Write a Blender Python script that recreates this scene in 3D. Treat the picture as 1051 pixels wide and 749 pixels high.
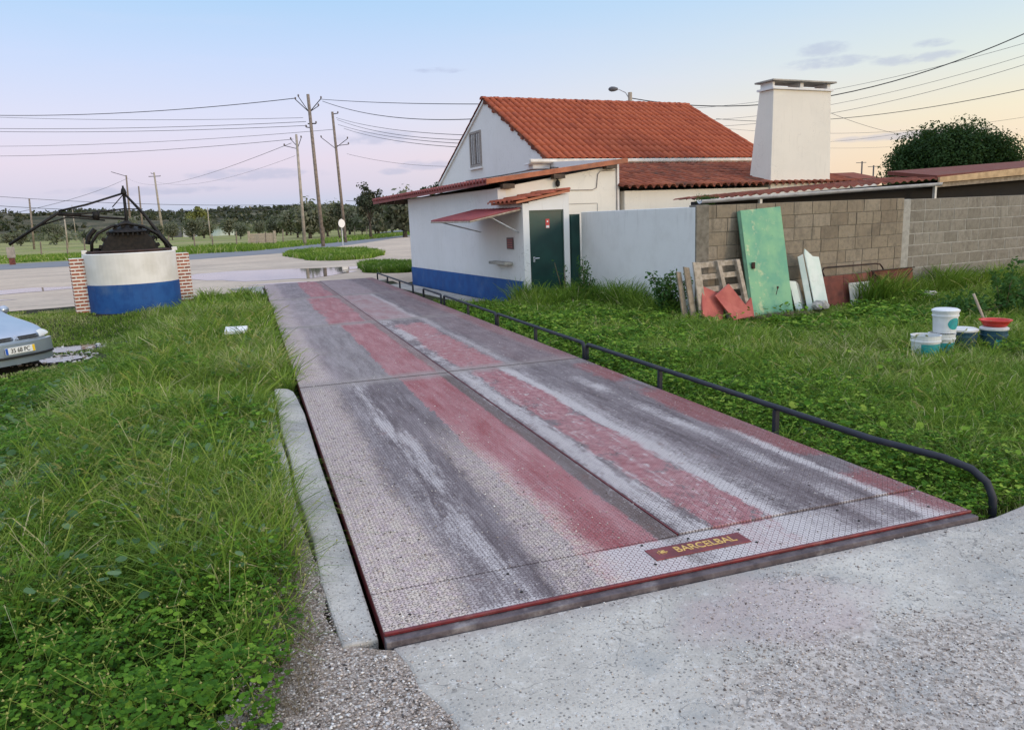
import bpy, bmesh, math, random
import numpy as np
from mathutils import Vector, Matrix
random.seed(5); RNG = np.random.default_rng(11)
for o in list(bpy.data.objects): bpy.data.objects.remove(o)
S = bpy.context.scene; COL = S.collection
R = math.radians

# ------------------------------------------------------------------ camera
F_PX, PITCH, ROLL, YAW = 780.4, 0.191245, -0.039636, 0.326055
CAM = Vector((-0.3545, -2.7156, 1.5541))
cd = bpy.data.cameras.new('camera'); cam = bpy.data.objects.new('camera', cd); COL.objects.link(cam)
Fv = Vector((math.sin(YAW)*math.cos(PITCH), math.cos(YAW)*math.cos(PITCH), -math.sin(PITCH)))
R0 = Vector((math.cos(YAW), -math.sin(YAW), 0)); U0 = R0.cross(Fv)
Rv = R0*math.cos(ROLL)+U0*math.sin(ROLL); Uv = -R0*math.sin(ROLL)+U0*math.cos(ROLL)
mw = Matrix.Identity(4)
for i in range(3):
    mw[i][0] = Rv[i]; mw[i][1] = Uv[i]; mw[i][2] = -Fv[i]; mw[i][3] = CAM[i]
cam.matrix_world = mw
cd.sensor_fit = 'HORIZONTAL'; cd.sensor_width = 36.0; cd.lens = F_PX*36.0/1051.0
cd.clip_start = 0.05; cd.clip_end = 6000
S.camera = cam

# ------------------------------------------------------------------ exposure, sky, sun
S.view_settings.view_transform = 'Standard'; S.view_settings.look = 'None'
S.view_settings.gamma = 1.0; S.view_settings.exposure = 0.06; S.view_settings.use_curve_mapping = False
SUN_EL, SUN_AZ = 9.0, 142.0          # degrees; azimuth clockwise from +Y
sl = bpy.data.lights.new('sun', 'SUN'); sun = bpy.data.objects.new('sun', sl); COL.objects.link(sun)
sl.energy = 1.05; sl.angle = R(14); sl.color = (1.0, 0.73, 0.47)
sd = Vector((math.sin(R(SUN_AZ))*math.cos(R(SUN_EL)), math.cos(R(SUN_AZ))*math.cos(R(SUN_EL)), math.sin(R(SUN_EL))))
sun.rotation_euler = sd.to_track_quat('Z', 'Y').to_euler()

class X:
    """a tiny wrapper so that shader maths can be written as expressions"""
    def __init__(s, nt, sock): s.nt, s.s = nt, sock
    def _m(s, op, *a, clamp=False):
        n = s.nt.nodes.new('ShaderNodeMath'); n.operation = op; n.use_clamp = clamp
        for i, v in enumerate((s,)+a):
            if isinstance(v, X): s.nt.links.new(v.s, n.inputs[i])
            else: n.inputs[i].default_value = v
        return X(s.nt, n.outputs[0])
    def __add__(s, o): return s._m('ADD', o)
    __radd__ = __add__
    def __sub__(s, o): return s._m('SUBTRACT', o)
    def __rsub__(s, o): return (s*-1)+o
    def __mul__(s, o): return s._m('MULTIPLY', o)
    __rmul__ = __mul__
    def __truediv__(s, o): return s._m('DIVIDE', o)
    def frac(s): return s._m('FRACT')
    def floor(s): return s._m('FLOOR')
    def abs(s): return s._m('ABSOLUTE')
    def sin(s): return s._m('SINE')
    def clamp(s): return s._m('ADD', 0.0, clamp=True)
    def lt(s, o): return s._m('LESS_THAN', o)
    def gt(s, o): return s._m('GREATER_THAN', o)
    def pow(s, o): return s._m('POWER', o)
    def max(s, o): return s._m('MAXIMUM', o)
    def min(s, o): return s._m('MINIMUM', o)
    def step(s, a, b):            # smooth 0..1 from a to b
        n = s.nt.nodes.new('ShaderNodeMapRange'); n.interpolation_type = 'SMOOTHSTEP'
        s.nt.links.new(s.s, n.inputs[0]); n.inputs[1].default_value = a; n.inputs[2].default_value = b
        return X(s.nt, n.outputs[0])
    def band(s, a, b, e):         # 1 between a and b with soft edges e
        return s.step(a-e, a+e)*(1-s.step(b-e, b+e))

class NT:
    def __init__(s, nt): s.nt = nt
    def new(s, t, **kw):
        n = s.nt.nodes.new(t)
        for k, v in kw.items(): setattr(n, k, v)
        return n
    def link(s, a, b): s.nt.links.new(a.s if isinstance(a, X) else a, b)
    def pos(s):
        g = s.new('ShaderNodeNewGeometry'); sp = s.new('ShaderNodeSeparateXYZ'); s.link(g.outputs['Position'], sp.inputs[0])
        s.P = g.outputs['Position']; return [X(s.nt, o) for o in sp.outputs]
    def objpos(s):
        g = s.new('ShaderNodeTexCoord'); s.P = g.outputs['Object']; return s.P
    def vec(s, x, y, z=0.0):
        c = s.new('ShaderNodeCombineXYZ')
        for i, v in enumerate((x, y, z)):
            if isinstance(v, X): s.link(v, c.inputs[i])
            else: c.inputs[i].default_value = v
        return c.outputs[0]
    def noise(s, scale, detail=4, rough=.55, vec=None, dist=0.0):
        n = s.new('ShaderNodeTexNoise'); n.inputs['Scale'].default_value = scale; n.inputs['Detail'].default_value = detail
        n.inputs['Roughness'].default_value = rough; n.inputs['Distortion'].default_value = dist
        s.link(vec if vec is not None else s.P, n.inputs['Vector']); return X(s.nt, n.outputs['Fac'])
    def voro(s, scale, vec=None, feature='F1', rand=1.0):
        n = s.new('ShaderNodeTexVoronoi', feature=feature); n.inputs['Scale'].default_value = scale; n.inputs['Randomness'].default_value = rand
        s.link(vec if vec is not None else s.P, n.inputs['Vector']); return n
    def attr(s, name='tint'):
        n = s.new('ShaderNodeAttribute', attribute_name=name); return X(s.nt, n.outputs['Fac'])
    def ramp(s, f, stops, interp='LINEAR'):
        n = s.new('ShaderNodeValToRGB'); cr = n.color_ramp; cr.interpolation = interp
        while len(cr.elements) < len(stops): cr.elements.new(0.5)
        for e, (p, c) in zip(cr.elements, stops): e.position = p; e.color = (*c, 1)
        s.link(f, n.inputs[0]); return n.outputs[0]
    def mix(s, f, a, b, mode='MIX'):
        n = s.new('ShaderNodeMix', data_type='RGBA', blend_type=mode)
        if isinstance(f, X): s.link(f, n.inputs[0])
        else: n.inputs[0].default_value = f
        for v, i in ((a, 6), (b, 7)):
            if isinstance(v, tuple): n.inputs[i].default_value = (*v, 1)
            else: s.link(v, n.inputs[i])
        return n.outputs[2]
    def bump(s, h, strength=.5, dist=.01, normal=None):
        n = s.new('ShaderNodeBump'); n.inputs['Strength'].default_value = strength; n.inputs['Distance'].default_value = dist
        s.link(h, n.inputs['Height'])
        if normal is not None: s.link(normal, n.inputs['Normal'])
        return n.outputs[0]

# world: physical sky plus the dusk colours of the air (pale blue above, pink belt, blue earth shadow, peach round the sun)
W = bpy.data.worlds.new('World'); S.world = W; W.use_nodes = True
nt = W.node_tree; nt.nodes.clear(); N = NT(nt)
tc = N.new('ShaderNodeTexCoord'); sp = N.new('ShaderNodeSeparateXYZ'); N.link(tc.outputs['Generated'], sp.inputs[0]); N.P = tc.outputs['Generated']
dx, dy, dz = [X(nt, o) for o in sp.outputs]
el = dz._m('ARCSINE')*(180/math.pi)
az = dx._m('ARCTAN2', dy)*(180/math.pi)
sky = N.new('ShaderNodeTexSky', sky_type='NISHITA'); sky.sun_disc = False
sky.sun_elevation = R(SUN_EL); sky.sun_rotation = R(SUN_AZ); sky.dust_density = 1.5
t = (el/60).clamp()
def lin(c): return tuple(((v/255)/12.92 if v/255 <= .04045 else ((v/255+.055)/1.055)**2.4) for v in c)
anti = N.ramp(t, [(0, lin((178,193,218))), (1.2/60, lin((188,199,224))), (2.6/60, lin((208,203,224))), (4.5/60, lin((222,210,228))), (7/60, lin((216,216,238))),
                  (11/60, lin((196,212,243))), (15.5/60, lin((168,205,240))), (28/60, lin((176,204,238))), (1, lin((200,208,234)))])
warm = N.ramp(t, [(0, lin((246,210,170))), (2.5/60, lin((247,220,182))), (5.5/60, lin((240,228,200))), (9/60, lin((220,228,222))), (14/60, lin((190,217,238))), (28/60, lin((190,208,234))), (1, lin((208,213,228)))])
# warm side grows with nearness in azimuth to the sun
sm = (az-SUN_AZ).abs()
sm = sm.min((sm-360).abs())
wf = 1-sm.step(84, 140)
base = N.mix(wf, anti, warm)
# faint high veil
q = N.vec(az*0.02, el*0.16, 0.0)
veil = N.noise(2.2, 5, .55, q).step(.50, .78)*(1-el.step(3, 30)*.3)
base = N.mix(veil*.16, base, lin((226,216,232)))
# small grey-lavender cloud bars
fld = None
cl = N.noise(1.0, 5, .6, N.vec(az*0.55, el*1.5, 3.0))
for a0, e0, wa, we in [(14.4, 10.35, 2.2, .24), (9.6, 5.95, 3.2, .55), (13.2, 4.0, 2.6, .42), (10.7, 3.6, 1.3, .3), (1.0, 3.65, 5.0, .5), (-6, 2.7, 6, .35), (40.8, 9.15, 3.2, .42), (45.9, 8.85, 2.8, .38), (40.6, 10.0, 1.8, .5), (47, 9.6, 1.2, .3), (46, 4.2, 5, .3)]:
    d = ((az-a0)/wa).pow(2.0)*1.0 + ((el-e0)/we).pow(2.0)
    g = (1-d*.5).max(0.0)
    fld = g if fld is None else fld.max(g)
cm = (fld*(cl*1.85)).step(.42, .95)
base = N.mix(cm*.46, base, lin((168,176,206)))
# zenith is out of the picture but lights the place
# the low sun's side of the sky glows
sunglow = (1-sm.step(10, 95))*(1-el.step(8, 50))
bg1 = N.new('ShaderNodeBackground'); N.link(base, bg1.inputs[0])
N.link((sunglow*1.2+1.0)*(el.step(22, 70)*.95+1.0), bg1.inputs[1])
bg2 = N.new('ShaderNodeBackground'); N.link(sky.outputs[0], bg2.inputs[0]); bg2.inputs[1].default_value = 0.05
# physical sky is added well above the picture's strip of sky only through its own weak strength
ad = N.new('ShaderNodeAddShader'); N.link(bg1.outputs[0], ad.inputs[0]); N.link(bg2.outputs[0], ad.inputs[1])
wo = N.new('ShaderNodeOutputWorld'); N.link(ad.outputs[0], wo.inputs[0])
bg2.inputs[1].default_value = 0.012

# ------------------------------------------------------------------ materials
MATS = {}
def mat(name, col=(.5,.5,.5), rough=.7, metal=0.0, fn=None, spec=.5):
    m = bpy.data.materials.new(name); m.use_nodes = True; nt = m.node_tree; N = NT(nt)
    b = nt.nodes['Principled BSDF']; b.inputs['Base Color'].default_value = (*col, 1)
    b.inputs['Roughness'].default_value = rough; b.inputs['Metallic'].default_value = metal
    b.inputs['Specular IOR Level'].default_value = spec
    if fn: fn(N, b)
    MATS[name] = m; return m

def simple(name, c1, c2, scale=6, rough=.7, metal=0.0, bump=.15, bscale=60, detail=5, lo=.35, hi=.65, dirt=None):
    def fn(N, b):
        N.pos()
        n = N.noise(scale, detail); c = N.mix(n.step(lo, hi), c1, c2)
        if dirt:
            d = N.noise(scale*.35, 6, .65); c = N.mix(d.step(.52, .72)*dirt[1], c, dirt[0])
        N.link(c, b.inputs['Base Color'])
        h = N.noise(bscale, 3); N.link(N.bump(h, bump, .01), b.inputs['Normal'])
        N.link((n*.25+(rough-.12)).clamp(), b.inputs['Roughness'])
    return mat(name, c1, rough, metal, fn)

def whitewash(N, b, base=(.80,.79,.775), low=-.15):
    x, y, z = N.pos()
    n = N.noise(1.3, 6, .6); n2 = N.noise(9, 5, .6)
    c = N.mix(n.step(.4, .7)*.5, base, tuple(v*.90 for v in base))
    c = N.mix(n2.step(.55, .8)*.25, c, tuple(v*.8 for v in base))
    st = N.noise(3.0, 5, .6, N.vec(x*5, y*5, z*.5))
    c = N.mix(st.step(.56, .8)*.30, c, (.50,.47,.42))
    mud = (1-z.step(low, low+.7))*N.noise(5, 6, .7).step(.38, .58)
    c = N.mix(mud*.6, c, (.34,.30,.22))
    pt = N.noise(.8, 3, .5).step(.50, .53); c = N.mix(pt*.10, c, (.68,.66,.60))
    ck = (N.noise(2.2, 4, .55, None, 1.2)-.5).abs(); c = N.mix((1-ck.step(.001, .005))*.35*N.noise(.7, 3).step(.5,.6), c, (.30,.28,.25))
    N.link(c, b.inputs['Base Color'])
    N.link(N.bump(N.noise(45, 4, .6)+N.noise(4, 3)*2.0, .25, .006), b.inputs['Normal'])
mat('whitewash', rough=.85, fn=whitewash, spec=.2)
mat('cream_plaster', rough=.85, fn=lambda N, b: whitewash(N, b, (.83,.79,.70)), spec=.2)
def stained(N, b):
    x, y, z = N.pos()
    c = N.mix(N.noise(2.5, 6, .65).step(.4, .75)*.35, (.80,.79,.77), (.62,.60,.57))
    drip = N.noise(3.2, 4, .6, N.vec(x*4, y*4, z*.35)).step(.52, .74)*z.step(.9, 1.7)
    c = N.mix(drip*.22, c, (.30,.28,.26))
    N.link(c, b.inputs['Base Color']); N.link(N.bump(N.noise(30, 5, .6), .3, .008), b.inputs['Normal'])
mat('yard_plaster', rough=.9, fn=stained, spec=.2)
simple('blue_paint', (.006,.066,.25), (.014,.095,.31), 4, .75, bump=.25, dirt=((.10,.17,.30), .5))
simple('well_white', (.82,.80,.75), (.72,.70,.64), 2.2, .85, bump=.25, dirt=((.50,.46,.38), .35))
simple('white_mortar', (.80,.78,.73), (.68,.66,.60), 8, .9)
def tinted(name, stops, scale=14, amt=.35, rough=.85, bump=.4, bscale=55, spec=.3, moss=None):
    def fn(N, b):
        N.pos(); t = N.attr(); c = N.ramp(t, stops)
        n = N.noise(scale, 6, .65); c = N.mix(n.step(.42, .75)*amt, c, N.mix(.5, c, (.05,.04,.035)))
        n3 = N.noise(scale*.5, 4, .6); c = N.mix(n3.step(.55, .75)*amt*.6, c, N.mix(.18, c, (.8,.7,.6)))
        if moss: c = N.mix(N.noise(1.6, 6, .65).step(.5, .72)*moss[1], c, moss[0])
        N.link(c, b.inputs['Base Color']); N.link(N.bump(N.noise(bscale, 5, .65), bump, .008), b.inputs['Normal'])
    return mat(name, rough=rough, fn=fn, spec=spec)
tinted('brick', [(0, (.30,.09,.05)), (.5, (.42,.14,.08)), (1, (.24,.08,.06))])
def blockfn(stops, smear):
    def fn(N, b):
        x, y, z = N.pos(); t = N.attr(); c = N.ramp(t, stops)
        c = N.mix(N.noise(12, 7, .75).step(.40, .75)*.55, c, (.13,.115,.09))
        c = N.mix(N.noise(1.5, 6, .7).step(.45, .7)*.5, c, (.15,.13,.105))
        dr = N.noise(2.2, 5, .65, N.vec(x*5, y*2, z*.5)).step(.52, .72)*z.step(.2, 1.6)
        c = N.mix(dr*.5, c, (.10,.09,.075))
        c = N.mix(N.noise(4.0, 7, .78, N.vec(x+3, y, z*1.3)).step(.60, .70)*smear, c, (.40,.375,.33))
        c = N.mix((1-z.step(-.15, .35))*.5, c, (.14,.14,.085))
        N.link(c, b.inputs['Base Color']); N.link(N.bump(N.noise(60, 6, .75)+N.noise(9, 4, .6), .8, .010), b.inputs['Normal'])
    return fn
mat('concrete_block', rough=.95, fn=blockfn([(0, (.235,.190,.140)), (.5, (.30,.25,.185)), (1, (.35,.30,.235))], .40), spec=.1)
mat('grey_block', rough=.95, fn=blockfn([(0, (.22,.20,.165)), (.5, (.275,.25,.21)), (1, (.32,.295,.25))], .5), spec=.1)
simple('block_mortar', (.14,.125,.10), (.22,.20,.165), 10, .95, bump=.5)
simple('pale_mortar', (.30,.29,.26), (.40,.38,.34), 10, .95, bump=.5)
tinted('roof_tile', [(0, (.27,.062,.030)), (.3, (.36,.085,.038)), (.8, (.41,.105,.046)), (.97, (.33,.08,.038)), (1, (.22,.055,.03))], 16, .16, .8, .3, 60)
tinted('old_roof_tile', [(0, (.15,.045,.028)), (.5, (.24,.068,.038)), (1, (.33,.11,.06))], 8, .6, .9, .4, 60, moss=((.055,.05,.04), .7))
tinted('shed_tile', [(0, (.12,.038,.028)), (.5, (.17,.052,.037)), (1, (.21,.07,.048))], 10, .5, .9, .4, 60, moss=((.13,.10,.07), .35))
simple('orange_fascia', (.48,.17,.085), (.36,.12,.06), 5, .7, dirt=((.20,.10,.06), .5))
simple('red_fascia', (.30,.06,.05), (.20,.045,.04), 6, .6)
simple('grey_flashing', (.16,.15,.15), (.26,.25,.24), 5, .7)
simple('frame_steel', (.070,.055,.060), (.13,.105,.11), 14, .85, .1, bump=.4, dirt=((.34,.31,.30), .7))
simple('gutter_metal', (.62,.64,.68), (.46,.48,.52), 5, .45, .3, dirt=((.25,.22,.18), .5))
simple('white_gutter', (.75,.72,.66), (.60,.57,.50), 5, .5)
simple('old_wood', (.33,.27,.20), (.22,.175,.125), 12, .85, bump=.5)
simple('pale_wood', (.47,.40,.32), (.30,.25,.19), 14, .85, bump=.5)
simple('sunlit_wood', (.58,.40,.22), (.42,.28,.15), 6, .8)  # orange of the low sunlight is put into this board's colour
simple('dark_wood', (.07,.05,.035), (.12,.085,.06), 10, .9)
simple('pole_wood', (.27,.215,.17), (.17,.135,.11), 5, .9, bump=.4)
simple('pole_concrete', (.42,.36,.29), (.30,.26,.21), 3, .9)
simple('dark_iron', (.010,.010,.010), (.028,.023,.020), 14, .6, .5, bump=.4)
simple('rust_iron', (.065,.030,.020), (.030,.020,.017), 10, .85, .2, bump=.5)
simple('rusty_sheet', (.22,.065,.045), (.13,.045,.035), 7, .85, .1, bump=.3, dirt=((.30,.15,.11), .5))
simple('rail_paint', (.008,.011,.020), (.018,.022,.032), 12, .65, 0.0, bump=.2, dirt=((.08,.055,.045), .4))
simple('red_metal', (.19,.018,.022), (.12,.015,.018), 12, .45, .1, bump=.15, dirt=((.30,.20,.18), .35))
simple('red_brick_tile', (.50,.14,.11), (.42,.10,.085), 6, .8, bump=.3)
simple('green_door_paint', (.002,.032,.027), (.004,.048,.038), 3, .42, bump=.1)
simple('painted_shade', (.012,.012,.012), (.02,.018,.016), 3, .95)  # near-black colour stands in for the shade inside shed and well
simple('awning_red', (.22,.035,.045), (.30,.06,.06), 6, .6, dirt=((.12,.03,.04), .4))
simple('white_paint', (.72,.72,.68), (.62,.61,.57), 8, .6, bump=.1)
simple('pale_board', (.58,.68,.61), (.68,.74,.68), 7, .6, dirt=((.34,.38,.32), .5))
simple('grey_board', (.46,.47,.42), (.34,.36,.33), 7, .8)
simple('white_plastic', (.74,.76,.77), (.66,.68,.69), 10, .4, bump=.05, dirt=((.45,.42,.36), .45))
simple('teal_label', (.02,.36,.36), (.03,.28,.31), 30, .45, bump=.05)
simple('navy_plastic', (.015,.06,.10), (.03,.09,.13), 10, .4, bump=.05)
simple('red_plastic', (.62,.03,.02), (.48,.03,.02), 10, .4, bump=.05)
simple('cable_black', (.012,.012,.014), (.02,.02,.022), 10, .6)
simple('wire_grey', (.09,.09,.10), (.12,.12,.13), 10, .6)
simple('insulator', (.10,.07,.06), (.16,.12,.10), 10, .4)
simple('window_wood', (.36,.32,.29), (.24,.21,.19), 20, .8)
simple('shutter_wood', (.46,.45,.44), (.30,.28,.27), 20, .8)
simple('dark_glass', (.03,.035,.045), (.05,.055,.06), 4, .12)
simple('tyre', (.015,.015,.016), (.03,.03,.03), 20, .85)
simple('alloy', (.4,.4,.42), (.3,.3,.32), 20, .35, .8)
mat('car_paint', (.36,.41,.48), .28, .55, fn=lambda N, b: (N.pos(), N.link(N.mix(N.noise(3, 4).step(.3, .7), (.34,.40,.48), (.40,.45,.52)), b.inputs['Base Color']), b.inputs['Coat Weight'].__setattr__('default_value', .6)))
mat('headlamp_glass', (.75,.76,.74), .12, .2)
mat('plate_white', (.80,.80,.76), .4); mat('plate_blue', (.01,.09,.45), .4); mat('plate_yellow', (.85,.55,.02), .4)
mat('black_plastic', (.014,.014,.015), .6); mat('chrome', (.6,.6,.62), .15, 1.0)
mat('sign_red', (.55,.04,.04), .5); mat('sign_white', (.8,.78,.75), .5); mat('sign_dark', (.10,.035,.04), .5)
def goldfn(N, b):
    N.pos(); N.link(N.mix(N.noise(260, 3).step(.42, .62), (.75,.52,.12), (.42,.20,.06)), b.inputs['Base Color'])
mat('gold_paint', (.7,.5,.12), .45, fn=goldfn)

def green_panel(N, b):
    x, y, z = N.pos()
    c = N.mix(N.noise(3, 6, .6).step(.35, .7), (.20,.44,.24), (.11,.34,.22))
    w = N.noise(7, 6, .7).step(.53, .68)*(1-(x-6.95).step(.0, .62)*.85)
    c = N.mix(w*.85, c, (.60,.58,.33))
    c = N.mix(N.noise(5, 6, .7, N.vec(x+9, y, z)).step(.6, .72)*.6, c, (.55,.56,.30))
    c = N.mix(N.noise(22, 5, .7).step(.62, .74)*.6, c, (.05,.12,.09))
    N.link(c, b.inputs['Base Color']); N.link(N.bump(N.noise(25, 5, .65), .2, .005), b.inputs['Normal'])
mat('green_panel', rough=.6, fn=green_panel)
simple('green_edge', (.05,.14,.09), (.08,.2,.13), 6, .6)

# --- the chequer plate of the weighbridge
def deck(N, b):
    x, y, z = N.pos()
    wob = (N.noise(1.6, 5, .6, N.vec(x*1.2, y*.45, 0))-.5)
    fine = (N.noise(9, 6, .7, N.vec(x*1.6, y*.8, 0))-.5)
    wob2 = (N.noise(30, 5, .8, N.vec(x*1.2, y*.5, 2))-.5)
    xw = x+wob*.26+fine*.16+wob2*.12
    xs = x+wob*.12+fine*.10+wob2*.09
    # raised lozenges
    s = .0185
    u = x/s; v = y/s
    par = ((u.floor()+v.floor())*.5).frac()*2         # 0 or 1 (times)
    sg = par*2-1
    fu = u.frac()-.5; fv = v.frac()-.5
    p1 = (fu+fv*sg)*.7071; p2 = (fv-fu*sg)*.7071
    d = (p1/.50).pow(2.0)+(p2/.15).pow(2.0)
    loz = 1-d.step(.55, 1.25)
    grain = N.noise(170, 3, .7); g2 = N.noise(38, 5, .75); g3 = N.noise(14, 5, .7)
    streak = N.noise(1.0, 8, .74, N.vec(x*9, y*.9, 0))
    streak2 = N.noise(1.0, 7, .72, N.vec(x*22, y*2.2, 4.0))
    c = N.mix(streak.step(.32, .68), (.088,.068,.071), (.180,.145,.147))
    c = N.mix(streak2.step(.50, .66)*.5, c, (.28,.24,.24))
    seg2 = y.band(4.85, 9.5, .01); seg3 = y.band(9.5, 14.45, .01); seg4 = y.step(14.44, 14.46); far = y.step(4.84, 4.86)
    left = 1-x.step(1.49, 1.51)
    wear = (g2*.55+g3*.45+streak*.25)
    blot = N.noise(3.2, 6, .7, N.vec(x*1.3, y*.7, 7)); blot2 = N.noise(.9, 5, .65, N.vec(x*1.6, y*.6, 9))
    def layer(c, m, col): return N.mix(m.clamp(), c, col)
    red = (.32,.060,.064); pink = (.47,.19,.19)
    def chip(m, a=.42, b=.60): return (m+((g2*.55+grain*.45)-.5)*1.7).step(a, b)*m.step(.02, .12)
    # base greys by panel
    c = layer(c, seg2*left*.6, N.mix(streak.step(.35,.65), (.225,.195,.185), (.35,.315,.30)))
    c = layer(c, seg3*left*.7, N.mix(blot.step(.4,.62), (.27,.235,.225), (.40,.345,.34)))
    c = layer(c, seg4*left*.6, N.mix(blot.step(.4,.62), (.19,.155,.155), (.33,.27,.275)))
    c = layer(c, far*xw.step(2.25, 2.40)*.75, N.mix(blot.step(.42,.6), (.135,.085,.088), (.20,.135,.135)))
    c = layer(c, seg4*x.band(1.5, 2.3, .1)*.6, (.40,.28,.27))
    c = layer(c, seg3*xw.band(1.5, 2.15, .08)*.7, N.mix(blot.step(.4,.6), (.42,.21,.205), (.48,.34,.32)))
    # red paint
    rb = xs.band(.97, 1.39, .035)*(1-far)+seg2*xs.band(.92, 1.40, .05)+seg3*xw.band(.74, 1.40, .09)*.8+seg4*xw.band(.85, 1.40, .09)*.8
    c = layer(c, chip(rb*(.62+.5*blot.step(.35,.55)))*.92, N.mix(N.noise(2.0, 5, .65, N.vec(x*4, y*.6, 1)).step(.35, .7), red, pink))
    c = layer(c, chip(xw.band(1.68, 2.04, .08)*(1-far)*(.45+.5*blot.step(.35,.6)))*.85, N.mix(g3.step(.4,.6), (.34,.09,.10), pink))
    c = layer(c, chip(seg2*xw.band(1.64, 2.14, .10)*(.5+.5*blot.step(.35,.55))*(1-y.step(8.6, 9.2)))*.85, N.mix(g3.step(.4,.6), (.40,.10,.10), pink))
    c = layer(c, chip(xw.step(2.62, 2.82)*N.noise(.7, 3).step(.3, .55)*(1-far)*.75)*.85, (.25,.052,.050))
    c = layer(c, xw.step(2.72, 2.86)*far*.6, (.25,.075,.068))
    c = layer(c, (1-xw.step(.05, .6))*far*.55*wear.step(.35, .6), (.44,.31,.32))
    c = layer(c, x.band(1.385, 1.497, .014)*(.85-far*.35), N.mix(far, (.095,.062,.048), (.20,.075,.05)))
    hol = 1-loz*.80
    dust = (.60,.55,.525); sand = (.68,.57,.46)
    dm = (xw.band(.33, .48, .10)*.35+xw.band(.48, .66, .06)*.60*streak.step(.35, .6)+xw.band(1.50, 1.66, .09)*.62)*(1-far)
    dm = dm+xs.band(2.04, 2.11, .05)*.95*(1-far)+xw.band(2.08, 2.26, .09)*.45*(1-far)+xw.band(2.3, 2.75, .15)*.16*(1-far)+seg2*xs.band(2.14, 2.28, .08)*.50+seg3*xs.band(2.10, 2.22, .05)*.55
    dm = dm+seg2*xw.band(1.51, 1.68, .06)*.65*blot.step(.35,.55)+seg2*x.band(1.55, 2.1, .1)*.9*N.noise(9, 5, .75, N.vec(x*.6, y*1.2, 3)).step(.56, .66)
    dm = dm+xs.band(2.50, 2.62, .05)*.55*N.noise(.8, 3).step(.35, .6)*(1-y.step(4.0, 4.8))+xs.band(2.75, 2.81, .05)*.85*(1-y.step(1.3, 2.2))
    dm = dm+(xw.band(1.56, 2.1, .1)*.45*streak2.step(.45, .65)+x.band(1.6,2.0,.1)*.8*N.noise(11, 5, .75).step(.58, .68))*(1-far)
    near = 1-y.step(.30, .34)
    dm = dm*(1-near*.3)+near*(xw.band(1.02, 1.40, .12)*.85+xw.band(1.5, 2.3, .2)*.5+xw.band(2.7, 2.9, .08)*.35+.08)
    dm = dm+(1-y.step(.0, .06))*.35
    dm = dm*(blot2.step(.25, .55)*.65+.35)
    sp = (N.noise(60, 4, .8)*.5+N.noise(24, 6, .8, N.vec(x*1.4, y*.8, 6))*.5)
    dmm = (dm.clamp()*1.15+(sp-.5)*1.9-.10)
    c = layer(c, dmm.step(.05, .75)*dm.step(.0, .30)*(hol*.75+.25)*.92, dust)
    c = layer(c, (sp+streak2*.4-.2).step(.50, .64)*.34*hol, (.50,.46,.455))
    sm_ = (1-xw.step(.24, .38))*1.0*(1-y.step(5.5, 14)*.55)+xw.band(.78, 1.06, .06)*.95*(1-y.step(1.6, 3.2))
    sm_ = sm_+(1-xw.step(.30, .46))*(1-y.step(1.0, 1.8))*.8+blot2.step(.56, .72)*.18
    speck = (g2*.45+grain*.55).step(.42, .54)
    c = layer(c, sm_*(hol*.6+.4)*(speck*.85+.1), N.mix(g3.step(.4, .6), sand, (.60,.47,.44)))
    c = layer(c, .05+blot2.step(.4, .65)*.09+far*.06, N.mix(g3.step(.35,.65), (.27,.205,.20), (.37,.30,.29)))
    # dusty cross bands at the plate joints
    jt = (y-4.85).abs().min((y-9.5).abs()).min((y-14.45).abs())
    c = layer(c, (1-jt.step(.05, .30))*.75*wear.step(.40,.62)*(1-xw.step(2.1,2.6)*.5), (.32,.275,.25))
    c = layer(c, (1-jt.step(.012, .024))*.8, (.07,.055,.05))
    c = layer(c, loz*.75*g2.step(.28, .58), (.085,.060,.064))
    scr = N.noise(1.0, 6, .8, N.vec(x*34, y*3.0, 11)).step(.60, .66)*blot.step(.45,.6)
    c = layer(c, scr*.35, (.45,.42,.41))
    rust = N.noise(5, 7, .75).step(.58, .66)*blot2.step(.45, .6)
    c = layer(c, rust*.5, (.16,.062,.045))
    c = layer(c, (1-loz)*streak.step(.3, .7)*.12, (.66,.62,.62))
    c = layer(c, N.noise(75, 3, .7).step(.60, .67)*.8, (.06,.045,.042))
    c = layer(c, N.noise(120, 3, .7).step(.61, .68)*.55, (.72,.69,.66))
    # seams
    N.link(c, b.inputs['Base Color'])
    N.link((g2*.3+.58-loz*.10).clamp(), b.inputs['Roughness'])
    N.link(N.bump(loz*.8+grain*.35*(sm_.clamp()+.2), .9, .0028), b.inputs['Normal'])
mat('chequer_plate', rough=.6, fn=deck, spec=.12)

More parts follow.
